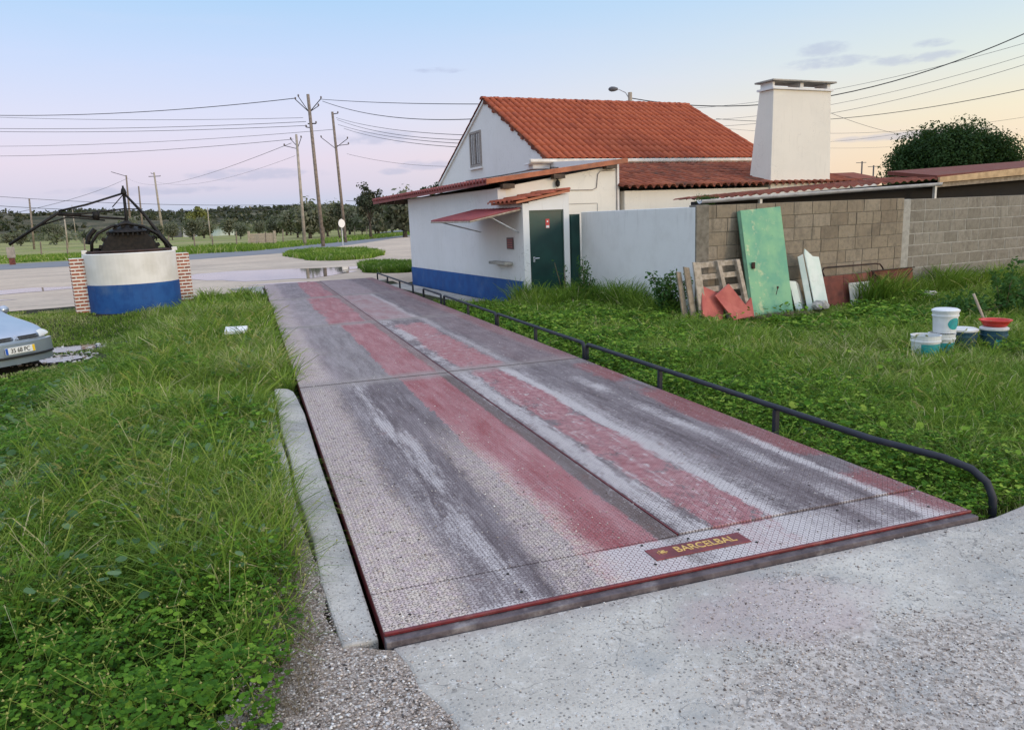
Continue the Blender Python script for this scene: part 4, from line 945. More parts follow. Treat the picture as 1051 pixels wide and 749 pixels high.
# ------------------------------------------------------------------ the noria well
WC = Vector((-2.85, 16.43, 0)); vd = Vector((-.148, .989, 0)); rd = Vector((.989, .148, 0))
rdt = (rd*math.cos(R(5))+vd*math.sin(R(5))).normalized(); vdt = Vector((-rdt.y, rdt.x, 0))
def Wl(r, d, z): return WC+rd*r+vd*d+Vector((0,0,z))
def Wt(r, d, z): return WC+rdt*r+vdt*d+Vector((0,0,z))
we = thing('well', 'round whitewashed well with blue base and brick piers at both sides', 'well', (WC.x, WC.y, -.15))
m = MB(); m.lathe([(.95,.458),(.952,1.115),(.935,1.13),(.80,1.13),(.78,1.10),(.78,.2)], WC, 64, cap=False); o = m.build('drum', 'well_white', we, smooth=False)
m = MB(); m.lathe([(.957,-.3),(.957,.46),(.94,.462)], WC, 64, cap=False); m.build('painted_base', 'blue_paint', we)
m = MB(); m.lathe([(.80,.4),(.001,.4)], WC, 32, cap=False); m.build('well_shaft', 'painted_shade', we)  # flat disc, the shaft's shade is put into its colour
for sgn in (-1, 1):
    c0 = sgn*1.06; ww = .15; core = MB(); core.box((c0-ww+.004, -.176, -.3), (c0+ww-.004, .176, 1.05), Wt); pr = core.build('brick_pier', 'white_mortar', we)
    m = MB(); row = 0; z = -.28
    while z < 1.02:
        h = .058; off = 0 if row % 2 else .085; a = c0-ww-off
        while a < c0+ww:
            A0, A1 = max(a, c0-ww), min(a+.17, c0+ww)
            if A1-A0 > .03: m.box((A0+.009, -.180, z), (A1-.009, -.12, z+h-.018), Wt, RNG.random()); m.box((A0+.009, .12, z), (A1-.009, .180, z+h-.018), Wt, RNG.random())
            a += .17
        d = -.18 - (0 if row % 2 else .085)
        while d < .18:
            D0, D1 = max(d, -.176), min(d+.17, .176)
            for se in (-1, 1):
                if D1-D0 > .03: m.box((c0+se*(ww+.002)-.02 if se > 0 else c0-ww-.002, D0+.009, z), (c0+ww+.002 if se > 0 else c0-ww+.018, D1-.009, z+h-.018), Wt, RNG.random())
            d += .17
        z += .075; row += 1
    m.build('bricks', 'brick', pr)
m = MB(); m.box((-.94, -.25, 1.13), (-.83, -.12, 1.21), Wl); m.build('rim_stone', 'well_white', we, bevel=.01); m = MB(); m.box((.86, -.2, 1.12), (.98, -.1, 1.20), Wl); m.build('rim_stone', 'well_white', we, bevel=.01)
no = thing('water_wheel', 'black iron animal-driven water-lifting gear on top of the white well', 'water wheel', (WC.x, WC.y, 1.13))
m = MB(); m.lathe([(.88,1.13),(.90,1.165),(.86,1.185),(.70,1.185),(.68,1.13)], WC, 40); m.box((-.9,-.12,1.14), (.9,-.02,1.19), Wl); m.box((-.9,.12,1.14), (.9,.22,1.19), Wl); m.build('base_ring', 'rust_iron', no)
# toothed bucket wheel, standing upright
bw = MB(); cw = Wl(.02,0,1.10); bw.lathe([(.26,-.24),(.56,-.24),(.58,-.18),(.58,.18),(.56,.24),(.26,.24)], cw, 32, vd)
whl = bw.build('bucket_wheel', 'dark_iron', no)
m = MB()
for k in range(22):
    th = 2*math.pi*k/22; c_ = cw+rd*(.60*math.cos(th))+Vector((0,0,.60*math.sin(th)))
    if c_.z > 1.1: 
        e1 = rd*math.cos(th)+Vector((0,0,math.sin(th))); e2 = rd*-math.sin(th)+Vector((0,0,math.cos(th)))
        m.hexa([c_+e1*x_+e2*y_+vd*z_ for z_ in (-.2,.2) for x_, y_ in ((-.04,-.05),(.035,-.035),(.035,.035),(-.04,.05))])
m.build('wheel_teeth', 'dark_iron', whl)
# crown wheel (flat, on the mast) with teeth
m = MB(); m.lathe([(.12,1.72),(.42,1.60),(.44,1.57),(.42,1.555),(.10,1.66)], Wl(.02,0,0), 28)
for k in range(26):
    th = 2*math.pi*k/26; c_ = Wl(.02,0,1.55)+Vector((math.cos(th)*.41, math.sin(th)*.41, 0)); m.lathe([(.022,-.05),(.018,.03)], c_, 6)
m.build('crown_wheel', 'dark_iron', no)
# bent frame arches
for d_ in (-.36, .36):
    m = MB(); m.tube([Wl(-.74,d_*.8,1.17), Wl(-.72,d_,1.36), Wl(-.58,d_,1.56), Wl(-.30,d_*.8,1.70), Wl(0,d_*.6,1.76), Wl(.34,d_*.8,1.68), Wl(.62,d_,1.50), Wl(.76,d_,1.30), Wl(.80,d_*.8,1.17)], .03, 8); m.build('arch', 'dark_iron', no, smooth=True)
m = MB(); m.tube([Wl(-.2,-.36,1.70), Wl(.0,0,1.80), Wl(.25,.36,1.66)], .035, 6); m.build('axle_mount', 'dark_iron', no)
m = MB(); m.tube([Wl(-.70,0,1.22), Wl(-.10,0,1.22)], .03, 6); m.build('axle', 'dark_iron', no)
m = MB(); m.tube([Wl(-.80,-.2,1.34), Wl(-.76,-.2,1.50), Wl(-.62,-.2,1.66)], .05, 8); m.build('bent_bracket', 'dark_iron', no)
m = MB(); m.tube([Wl(.02,0,1.5), Wl(.03,0,1.95), Wl(.04,0,2.42)], [.05,.035,.03], 8); m.lathe([(.03,0),(.055,.02),(.06,.05),(.045,.12),(.02,.16),(.02,.2)], Wl(.04,0,2.38), 10); m.lathe([(.06,0),(.10,.03),(.10,.07),(.05,.12)], Wl(.02,0,1.70), 12); m.build('mast', 'dark_iron', no, smooth=True)
m = MB(); m.tube([Wl(.04,0,2.42), Wl(.38,-.05,1.97), Wl(.62,-.10,1.55), Wl(.86,-.15,1.18)], [.026,.026,.045,.05], 8); m.tube([Wl(.04,0,2.42), Wl(.38,.35,1.97), Wl(.86,.45,1.18)], .022, 6); m.build('brace', 'dark_iron', no, smooth=True)
m = MB(); m.tube([Wl(.04,0,2.42), Wl(-.72,-.2,2.18), Wl(-1.25,-.28,2.06)], .022, 8); m.tube([Wl(.02,0,2.08), Wl(-.75,-.15,2.0), Wl(-1.2,-.25,2.0)], .018, 6); m.tube([Wl(.02,0,2.38), Wl(-.22,-.1,2.12)], .012, 5); m.tube([Wl(.0,0,2.08), Wl(.38,0,2.06)], .012, 5); m.build('stay_rod', 'dark_iron', no, smooth=True)
m = MB(); m.tube([Wl(-.0,0,1.86), Wl(-.7,-.1,1.93), Wl(-1.27,-.25,2.02), Wl(-2.22,-.35,1.40)], [.024,.028,.034,.028], 8); m.tube([Wl(-.85,-.14,1.97), Wl(-1.27,-.25,2.0)], .045, 6); m.tube([Wl(-.55,-.12,2.03), Wl(-.57,-.12,1.87)], .07, 8); m.tube([Wl(-.4,-.1,1.84), Wl(-1.1,-.25,1.93), Wl(-1.6,-.3,1.78)], .018, 6); m.build('draught_beam', 'dark_iron', no, smooth=True)

# ------------------------------------------------------------------ the car (nose in the frame)
cf = Vector((.75,-.66,0)).normalized(); cl_ = Vector((-cf.y, cf.x, 0))        # forward, and the side that is on the right in the picture
CB = Vector((-3.70, 10.45, -.45))                                               # ground point under the number plate
def Cc(s, l, h): return CB-cf*s+cl_*l+Vector((0,0,h))
car = thing('car', 'silver blue hatchback, only its nose in view at the left', 'car', Cc(2, 0, 0))
st = [ # s, half width lower, half width upper, z bottom, z belt, z top
 (.00,.36,.30,.24,.50,.56),(.06,.58,.50,.20,.52,.62),(.18,.72,.66,.18,.56,.68),(.42,.80,.74,.18,.62,.745),(.75,.83,.75,.18,.68,.83),(1.05,.84,.73,.18,.73,.90),
 (1.25,.84,.68,.18,.77,1.02),(1.75,.85,.58,.18,.80,1.33),(2.4,.85,.56,.18,.82,1.40),(3.1,.85,.55,.18,.84,1.36),(3.6,.84,.58,.20,.85,1.18),(3.85,.82,.62,.24,.84,.92),(3.98,.74,.58,.30,.78,.82)]
vs = []; fs = []; kk = 12
for s, wl, wu, zb, zm, zt in st:
    half = [(0,zb),(wl*.8,zb),(wl*.97,zb+.06),(wl,zb+(zm-zb)*.5),(wl*.985,zm),(wu+(wl-wu)*.45,zm+(zt-zm)*.45),(wu,zm+(zt-zm)*.82),(wu*.72,zt-.006),(wu*.3,zt+.008),(0,zt+.012)]
    ring = [(l, z) for l, z in half]+[(-l, z) for l, z in half[-2:0:-1]]
    kk = len(ring); vs += [Cc(s, l+0, z) for l, z in ring]
for i in range(len(st)-1):
    for k in range(kk): fs.append((i*kk+k, i*kk+(k+1)%kk, (i+1)*kk+(k+1)%kk, (i+1)*kk+k))
fs += [tuple(range(kk)), tuple(range((len(st)-1)*kk, len(st)*kk))]
q = MB(); q.add(vs, fs); body = q.build('body', 'car_paint', car, smooth=True, sub=2)
def front(l, z, out=0.0, xs_=None):    # point on the nose surface for the front pieces
    s = -.035+.17*abs(l/.72)**3.2
    s += max(0, z-.50)*.55
    return Cc(s-out, l, z)
def fpatch(name, l0, l1, z0, z1, out, m, parent, n=8, thick=.03, bow=0):
    q = MB(); vs = []
    for j in range(n+1):
        l = l0+(l1-l0)*j/n
        for z in (z0, z1): vs.append(front(l, z+bow*(1-abs(l)), out))
        for z in (z1, z0): vs.append(front(l, z+bow*(1-abs(l)), out-thick))
    q.add(vs, [(4*j+e, 4*j+(e+1)%4, 4*j+4+(e+1)%4, 4*j+4+e) for j in range(n) for e in range(4)]+[(0,1,2,3), (4*n+3,4*n+2,4*n+1,4*n)]); return q.build(name, m, parent, bevel=.006)
bump_ = fpatch('bumper', -.74, .74, .30, .52, .045, 'car_paint', car, 20, .08)
fpatch('lower_bumper', -.72, .72, .15, .265, .03, 'car_paint', car, 20, .08)
fpatch('rubbing_strip', -.745, .745, .262, .300, .060, 'black_plastic', car, 20, .08)
for sg_ in (-1, 1):
    a0_, a1_ = (.05, .42) if sg_ > 0 else (-.42, -.05)
    fpatch('grille', a0_, a1_, .555, .578, .028, 'black_plastic', car, 6); fpatch('grille', a0_, a1_, .592, .615, .020, 'black_plastic', car, 6)
    q = MB(); vs = []; n = 7
    for j in range(n+1):
        l = sg_*(.44+.27*j/n); zt_ = .655+.03*math.sin(math.pi*j/n)-.03*j/n; zb_ = .555+.02*j/n
        for z, o_ in ((zb_, .030), ((zb_+zt_)/2, .045), (zt_, .02)): vs.append(front(l, z, o_))
    q.add(vs, [(3*j+e, 3*j+3+e, 3*j+4+e, 3*j+1+e) for j in range(n) for e in range(2)]); q.build('headlight', 'headlamp_glass', car, smooth=True)
em_ = MB()
for z in (.57, .60):
    em_.hexa([front(-.045,z-.01,.035), front(0,z+.02,.035), front(0,z+.02,.02), front(-.045,z-.01,.02), front(-.045,z+.005,.035), front(0,z+.038,.035), front(0,z+.038,.02), front(-.045,z+.005,.02)])
    em_.hexa([front(0,z+.02,.035), front(.045,z-.01,.035), front(.045,z-.01,.02), front(0,z+.02,.02), front(0,z+.038,.035), front(.045,z+.005,.035), front(.045,z+.005,.02), front(0,z+.038,.02)])
em_.build('emblem', 'chrome', car)
pz0, pz1 = .345, .455; Cc_ = Cc; Cc = lambda s, l, h: Cc_(s-.048, l, h); q = MB(); q.hexa([Cc(-.058,-.26,pz0), Cc(-.058,.26,pz0), Cc(-.045,.26,pz0), Cc(-.045,-.26,pz0), Cc(-.050,-.26,pz1), Cc(-.050,.26,pz1), Cc(-.04,.26,pz1), Cc(-.04,-.26,pz1)])
plt = q.build('number_plate', 'plate_white', car)
q = MB(); q.hexa([Cc(-.0595,-.258,pz0+.002), Cc(-.0595,-.215,pz0+.002), Cc(-.05,-.215,pz0+.002), Cc(-.05,-.258,pz0+.002), Cc(-.0515,-.258,pz1-.002), Cc(-.0515,-.215,pz1-.002), Cc(-.045,-.215,pz1-.002), Cc(-.045,-.258,pz1-.002)]); q.build('country_band', 'plate_blue', plt)
q = MB(); q.hexa([Cc(-.0595,.215,pz0+.002), Cc(-.0595,.258,pz0+.002), Cc(-.05,.258,pz0+.002), Cc(-.05,.215,pz0+.002), Cc(-.0515,.215,pz1-.002), Cc(-.0515,.258,pz1-.002), Cc(-.045,.258,pz1-.002), Cc(-.045,.215,pz1-.002)]); q.build('date_band', 'plate_yellow', plt)
text('35 68 PC', .105, 'black_plastic', plt, Cc(-.0575, 0, .398), cl_, Vector((0,0,1))-cf*.07, 'plate_characters', .001, bold=.001, sx=.86)
Cc = Cc_
for s_ in (.75, 3.15):
    for l_ in (-.74, .74):
        q = MB(); q.lathe([(.17,-.09),(.28,-.095),(.30,-.06),(.30,.06),(.28,.095),(.17,.09)], Cc(s_, l_, .30), 28, cl_); wh = q.build('wheel', 'tyre', car, smooth=False)
        q = MB(); q.lathe([(.02,-.06),(.185,-.085),(.19,.085),(.02,.06)], Cc(s_, l_, .30), 20, cl_); q.build('rim', 'alloy', wh)
q = MB(); q.hexa([Cc(1.24,-.60,1.0), Cc(1.24,.60,1.0), Cc(1.34,.60,1.0), Cc(1.34,-.60,1.0), Cc(1.70,-.52,1.325), Cc(1.70,.52,1.325), Cc(1.8,.52,1.3), Cc(1.8,-.52,1.3)]); q.build('windscreen', 'dark_glass', car)
for sg_ in (-1, 1):
    q = MB(); q.hexa([Cc(1.5,sg_*.79,.90), Cc(3.4,sg_*.79,.92), Cc(3.4,sg_*.70,.92), Cc(1.5,sg_*.70,.90), Cc(1.85,sg_*.66,1.25), Cc(3.15,sg_*.66,1.26), Cc(3.15,sg_*.6,1.26), Cc(1.85,sg_*.6,1.25)]); q.build('side_window', 'dark_glass', car)
    q = MB(); q.lathe([(.02,-.1),(.07,-.07),(.08,.02),(.05,.07),(.01,.08)], Cc(1.55, sg_*.93, .95), 10, cl_); q.build('mirror', 'car_paint', car, smooth=True)

car.location = CB+(car.location-CB)*.88; car.scale = (.88,.88,.88); car.location -= cl_*.10
# ------------------------------------------------------------------ poles, wires, fence, sign
def pix_u(P):
    d = Vector(P)-CAM; return 525.5+F_PX*d.dot(Rv)/d.dot(Fv)
def pole(b, t, r0, r1, m, label, arms=None, group='utility poles along the road'):
    g = thing('utility_pole', label, 'utility pole', b, group); q = MB(); q.tube([Vector(b)-Vector((0,0,.5)), t], [r0, r1], 10); q.build('pole_shaft', m, g, smooth=True)
    for (dx0, z0, dx1, z1, rr) in (arms or []):
        q = MB(); e = R0; a_ = Vector(t)+e*dx0+Vector((0,0,z0)); b_ = Vector(t)+e*dx1+Vector((0,0,z1))
        q.tube([a_, b_], rr, 6); br = q.build('bracket', 'dark_iron', g)
        q = MB(); q.lathe([(.03,0),(.08,.03),(.05,.08),(.07,.12),(.03,.18)], b_, 8); q.build('insulator', 'insulator', br)
    return g
pole((5.53,61.08,-.15), (5.33,61.1,11.58), .16, .12, 'pole_wood', 'tallest wooden pole, on the green island, with V-shaped top brackets', [(-.05,-1.3,-1.0,-.35,.035), (-.05,-1.3,-.75,-.15,.03), (.05,-1.3,1.0,-.35,.035), (.05,-1.3,.75,-.9,.03), (-.2,-2.2,.45,-2.2,.05), (0,-2.5,-.35,-2.45,.04)])
pole((8.52,70.85,-.15), (8.23,70.88,11.62), .15, .11, 'pole_wood', 'wooden pole right of the tallest one, beside the round sign', [(-.05,-.2,.5,-.15,.04), (0,-3.2,-1.2,-2.2,.03), (0,-3.2,1.2,-2.4,.03), (0,-3.0,1.25,-2.9,.03)])
pole((4.51,67.14,-.15), (4.61,67.14,9.25), .16, .10, 'pole_concrete', 'pale banded pole left of the tallest one, with curved arms', [(0,-1.2,-1.1,-.9,.03), (0,-1.2,.4,-.3,.03), (0,-1.0,-.5,-.4,.03)])
pole((-16.53,173.17,-.15), (-16.79,173.14,13.5), .30, .16, 'pole_concrete', 'tall pale pole with a small crossbar behind the well', [(-1.2,-.8,1.2,-.8,.07), (0,-.3,-.6,-.2,.06)])
pole((-36.9,319.2,-.15), (-36.3,319.3,18.5), .42, .25, 'pole_wood', 'leaning bare pole between the two others behind the well')
pole((-45.7,357.08,-.15), (-44.68,357.2,25), .5, .3, 'pole_wood', 'distant pole left of the well mast with a bar at its top', [(0,-.4,-6,1.6,.12)])
pole((-27.34,115.97,-.15), (-27.01,116.05,6.5), .14, .10, 'pole_wood', 'short dark pole far left in the field', None)
for k, (u_, x_, y_, h_) in enumerate([(0, -23.5, 117, 4.6), (0, -44, 235, 9.5), (0, -6.5, 150, 5.5)]):
    pole((x_, y_, -.15), (x_+.1, y_, h_), .11, .08, 'pole_concrete', ['thin pale post in the far left field', 'faint thin pole on the slope at the far left', 'thin far pole behind the yellowish tree'][k])
def at(u, v, dep):
    d = Fv*F_PX+Rv*(u-525.5)-Uv*(v-374.5); return CAM+d*(dep/F_PX)
def wire(pts, r, label, m='cable_black', sag=None, grp='overhead wires'):
    # pts: anchor points; a parabola between the anchors
    a, b = Vector(pts[0]), Vector(pts[-1]); P = []
    for i in range(25):
        t = i/24; p = a.lerp(b, t); p.z -= (sag or 0)*4*t*(1-t); P.append(p)
    q = MB(); q.tube(P, r, 5); tag(q.build('overhead_wire', m), label, 'wire', grp)
# left spans (world anchors computed once from the pole positions)
wl_ = [((303,101),(-60,117),61,75,.03,.6,'thick cable from the tallest pole down to the left edge'), ((311,121),(-60,118),61,75,.016,.3,'thin wire just below the thick left cable'),
 ((314,125),(-60,131),61,75,.02,.3,'wire to the left, upper of the middle pair'), ((315,129),(-60,134),61,75,.02,.3,'wire to the left, lower of the middle pair'),
 ((342,133),(-60,150),70,90,.018,.5,'faint wire to the left at the height of the short pole top'), ((301,143),(-60,160),67,90,.02,.5,'wire leaving the banded pole to the left'),
 ((299,147),(131,183),67,340,.022,3.2,'sagging wire from the banded pole to the distant leaning poles'), ((303,160),(158,186),67,172,.012,1.5,'faint low sagging wire left of the banded pole'),
 ((350,209),(-60,197),150,150,.04,1.2,'low far wire above the hills, upper one'), ((350,211),(-60,207),150,150,.05,1.5,'low far wire above the hills, lower one'),
 ((131,183),(-60,232),340,150,.06,2,'slanting far wire behind the well mast')]
for a_, b_, d0, d1, r_, sg_, lb in wl_: wire([at(*a_, d0), at(*b_, d1)], r_, lb, sag=sg_)
wr_ = [((329,102),(500,107),61,38,.02,.1,'upper wire from the tallest pole to the house ridge'), ((331,104),(492,122),61,38,.022,.5,'second wire from the tallest pole to the gable'),
 ((345,121),(486,139),70,38,.016,.3,'highest of four thin wires behind the gable'), ((346,123),(486,144),70,38,.016,.4,'second of four thin wires behind the gable'), ((347,128),(486,148),70,38,.016,.3,'third of four thin wires behind the gable'), ((353,132),(486,152),70,38,.016,.3,'lowest of four thin wires behind the gable'),
 ((356,158),(470,171),70,60,.012,.3,'faint wire low behind the gable'), ((355,206),(440,205),150,150,.04,.3,'far wire just above the olive trees')]
for a_, b_, d0, d1, r_, sg_, lb in wr_: wire([at(*a_, d0), at(*b_, d1)], r_, lb, sag=sg_)
rr_ = [((648,101),(1120,2),30,24,.018,1.35,'thick cable rising right from the street lamp over the chimney'), ((700,112),(1120,24),60,40,.012,.8,'highest of three faint wires over the dark tree'), ((715,124),(1120,35),60,40,.012,.9,'middle of three faint wires over the dark tree'),
 ((730,130),(1120,44),60,40,.014,.9,'lowest of three faint wires over the dark tree'), ((735,122),(1120,76),60,35,.018,.9,'single darker wire crossing above the dark tree'), ((845,113),(925,138),60,70,.016,.2,'short wire falling behind the chimney to the tree'),
 ((735,131),(1120,108),70,60,.012,1.2,'faint wire touching the dark tree top'), ((845,146),(925,137),80,70,.012,.1,'faint wire rising from the chimney to the tree'), ((845,152),(925,150),80,80,.010,.1,'thin level wire between the chimney and the tree')]
for a_, b_, d0, d1, r_, sg_, lb in rr_: wire([at(*a_, d0), at(*b_, d1)], r_, lb, 'wire_grey' if r_ < .017 else 'cable_black', sag=sg_)
# street lamp behind the ridge
g = thing('street_lamp', 'street lamp with curved arm showing above the house ridge', 'street lamp', (14.51,25.39,-.15))
q = MB(); q.tube([(14.51,25.39,-.15),(14.5,25.4,6.2)], [.10,.08], 10); q.build('pole_shaft', 'pole_concrete', g)
q = MB(); q.tube([(14.45,25.42,6.0),(14.35,25.48,6.2),(14.15,25.6,6.33),(14.0,25.66,6.36)], .02, 6); q.build('arm', 'gutter_metal', g)
q = MB(); q.lathe([(.01,-.02),(.05,.0),(.09,.12),(.10,.24),(.07,.32),(.02,.36)], Vector((14.08,25.64,6.36)), 10, Vector((-.75,.3,.02))); q.build('lamp_head', 'wire_grey', g, smooth=True)
# round road sign seen from behind
g = thing('road_sign', 'round road sign on a thin post beside the wooden pole', 'road sign', (7.10,61.18,-.15))
q = MB(); q.tube([(7.10,61.2,-.2),(7.12,61.2,2.0)], .035, 8); q.build('post', 'gutter_metal', g)
q = MB(); q.lathe([(.001,0),(.34,0),(.34,.02),(.001,.02)], (7.12,61.13,1.62), 20, (.55,-.83,0), cap=False); q.build('sign_disc', 'sign_white', g)
LMS = [(30,'the far left post'),(80,'the left well pier'),(133,'the iron well gear'),(185,'the right well pier'),(250,'the small white hut'),(310,'the banded pole'),(330,'the tallest pole'),(350,'the sign pole'),(383,'the loose pine')]
ORD = ['first','second','third','fourth','fifth','sixth','seventh','eighth','ninth','tenth','eleventh','twelfth','thirteenth']
def landmark_labels(us, fmt):
    out = []; cnt = {}
    for u in us:
        base = [l for l in LMS if l[0] <= u]; lm = base[-1] if base else None
        k = cnt.get(lm, 0); cnt[lm] = k+1
        out.append(fmt % (ORD[min(k, 12)], ('to the right of '+lm[1]) if lm else 'from the left picture edge'))
    return out
# field fence: posts of uneven height
proto = None
fp = [(-30,76),(-27,75.5),(-24,75),(-21.5,74.6),(-19.2,73.5),(-17.1,73.0),(-15.0,72.5),(-13.6,72.2),(-11.2,71.8),(-8.8,71.5),(-6.8,71.3),(-4.7,71.2),(-3.2,71.5),(-1.2,72),(1.4,74),(3.2,79),(5.5,84),(8.4,90),(11,96),(13.5,102),(16,108),(19,115)]
fp.sort(key=lambda p: pix_u((p[0], p[1], 0)))
FL = landmark_labels([pix_u((p[0], p[1], 0)) for p in fp], 'wooden fence post, the %s %s')
for i, (x_, y_) in enumerate(fp):
    h_ = 1.05+.25*random.random()
    if proto is None:
        q = MB(); q.tube([(x_,y_,-.4),(x_+.03,y_,.95)], [.07,.055], 7); o = q.build('fence_post', 'pole_wood'); proto = o; o.location.z -= 0; bx0, by0 = x_, y_
    else:
        o = proto.copy(); COL.objects.link(o); o.location = proto.location+Vector((x_-bx0, y_-by0, 0))
    o.scale = (1, 1, h_); o.rotation_euler = ((random.random()-.5)*.08, (random.random()-.5)*.12, 0)
    tag(o, FL[i], 'fence post', 'fence posts beyond the road')
for k in range(3):
    q = MB()
    for (p0, p1) in zip(fp[:-1], fp[1:]): q.tube([(p0[0],p0[1],.25+.28*k), (p1[0],p1[1],.25+.28*k)], .006, 4, cap=False)
    tag(q.build('fence_wire', 'wire_grey'), ['lowest', 'middle', 'top'][k]+' strand of wire on the field fence posts', 'fence wire')
# wooden crate gate panel and small things in the field
q = MB(); q.box((.0,75,-.15), (2.3,75.12,1.0)); q.box((-.15,74.9,-.15), (.1,75.2,1.25)); q.box((2.2,74.9,-.15), (2.45,75.2,1.2)); o = q.build('field_gate', 'sunlit_wood' if False else 'pale_wood'); tag(o, 'pale boarded gate between two posts in the field fence', 'gate')
q = MB(); q.box((-14.5,52.9,-.15), (-14.1,53.3,.50)); q.build if False else None
g = thing('marker_post', 'short rusty-footed concrete post beside the road at the left edge', 'post', (-14.35,53.1,-.15))
q = MB(); q.box((-14.55,52.95,.28), (-14.15,53.3,.95)); q.build('upper_post', 'pole_concrete', g, bevel=.03)
q = MB(); q.box((-14.5,53.0,-.2), (-14.2,53.26,.279)); q.build('lower_post', 'rusty_sheet', g, bevel=.03)
for x_, y_, w_, h_, m_, lb in ((-17.5,215,3.0,2.6,'wire_grey','small grey shed among the far trees'), (-14.0,216,3.2,2.8,'whitewash','small white hut right of the grey shed'), (-5.0,210,7.5,1.8,'pale_board','long low polytunnel under the far trees')):
    g = thing('farm_shed', lb, 'shed', (x_,y_,-.15), 'small farm buildings beyond the field')
    q = MB(); q.prism([(x_-w_/2,y_,-.15),(x_+w_/2,y_,-.15),(x_+w_/2,y_,h_*.75),(x_,y_,h_),(x_-w_/2,y_,h_*.75)], (0,3,0)); q.build('wall', m_, g)
    q = MB(); q.prism([(x_-w_/2-.2,y_-.2,h_*.75),(x_,y_-.2,h_+.1),(x_+w_/2+.2,y_-.2,h_*.75),(x_,y_-.2,h_+.02)], (0,3.4,0)); q.build('roof', m_ if m_ != 'whitewash' else 'old_roof_tile', g)
# tiny red-roofed house with aerials between chimney and tree
g = thing('far_house', 'distant house with a low red roof between chimney and dark tree', 'house', (45,47,-.15))
c_ = at(873, 184, 62); ex_ = R0; ey_ = Vector((Fv.x, Fv.y, 0)).normalized()
q = MB(); q.prism([c_-ex_*2.4-Vector((0,0,3.6)), c_+ex_*2.2-Vector((0,0,3.6)), c_+ex_*2.2+Vector((0,0,.0)), c_-ex_*2.4+Vector((0,0,.0))], ey_*5); q.build('wall', 'whitewash', g)
q = MB(); q.hexa([c_-ex_*2.6-ey_*.3, c_+ex_*2.4-ey_*.3, c_+ex_*2.4+ey_*5.2, c_-ex_*2.6+ey_*5.2, c_-ex_*1.3+ey_*2.2+Vector((0,0,.62)), c_+ex_*1.2+ey_*2.2+Vector((0,0,.62)), c_+ex_*1.2+ey_*2.7+Vector((0,0,.62)), c_-ex_*1.3+ey_*2.7+Vector((0,0,.62))]); q.build('roof', 'old_roof_tile', g)
for u_, v0, v1, lb in ((884,185,166,'thicker far pole right above the distant red roof'), (896,185,170,'thin aerial pole nearer the dark tree')):
    a_ = at(u_, v0, 75); b_ = at(u_, v1, 75); q = MB(); q.tube([Vector((a_.x,a_.y,-.15)), Vector((a_.x,a_.y,b_.z))], .07, 6); q.tube([b_+R0*-.5-Vector((0,0,.1)), b_+R0*.5-Vector((0,0,.1))], .03, 5); tag(q.build('aerial_pole', 'wire_grey'), lb, 'pole')

# ------------------------------------------------------------------ hills
hx = np.linspace(-900, 900, 90); hy = np.linspace(330, 1500, 60); HX, HY = np.meshgrid(hx, hy)
prof_ = 10.5+11.5*ss(80, -320, HX)+5*(vnoise(HX, HY*0+3, .006, 2)-.5)+3*(vnoise(HX, HY*0+1, .02, 3)-.5)
HZ = -.3+prof_*ss(340, 620, HY)*(1-.0*HY)+3*vnoise(HX, HY, .02, 4)*ss(340, 480, HY)+ 14*ss(-250,-500,HX+0*HY)*ss(600,900,HY)
nx = len(hx); Fs = [(j*nx+i, j*nx+i+1, (j+1)*nx+i+1, (j+1)*nx+i) for j in range(len(hy)-1) for i in range(nx-1)]
o = mkobj('hills', np.stack([HX.ravel(), HY.ravel(), HZ.ravel()], 1), Fs, 'hill_scrub', base=(0,330,0)); struct(o); o.data.polygons.foreach_set('use_smooth', [True]*len(o.data.polygons))
def hill_z(x, y):
    p = 10.5+11.5*ss(80, -320, x)+5*(vnoise(x, y*0+3, .006, 2)-.5)+3*(vnoise(x, y*0+1, .02, 3)-.5)
    return -.3+p*ss(340, 620, y)+3*vnoise(x, y, .02, 4)*ss(340, 480, y)+14*ss(-250,-500,x)*ss(600,900,y)

# ------------------------------------------------------------------ foliage generators (numpy)
def cards(centers, radii, per, size, squash=.8, rng=RNG):
    """leaf quads scattered in clump shells; returns V, loops, tints"""
    n = len(centers)*per; ci = np.repeat(np.arange(len(centers)), per)
    d = rng.normal(size=(n, 3)); d /= np.linalg.norm(d, axis=1)[:, None]; rr = rng.random(n)**.45
    P = centers[ci]+d*(radii[ci]*rr)[:, None]*np.array([1, 1, squash])
    nn = d*.7+rng.normal(size=(n, 3))*.6+np.array([0, 0, .35]); nn /= np.linalg.norm(nn, axis=1)[:, None]
    t = np.cross(nn, rng.normal(size=(n, 3))); t /= np.linalg.norm(t, axis=1)[:, None]; b = np.cross(nn, t)
    s = size*(.6+.8*rng.random(n)); sa = s[:, None]; sb = (s*(.45+.3*rng.random(n)))[:, None]
    Q = np.stack([P-t*sa, P+b*sb, P+t*sa, P-b*sb], 1).reshape(-1, 3)
    tint = np.clip(rng.random(n)*.6+.4*rng.random(len(centers))[ci], 0, 1)
    return Q, (np.arange(4*n), np.arange(0, 4*n, 4)), np.repeat(tint, 4)
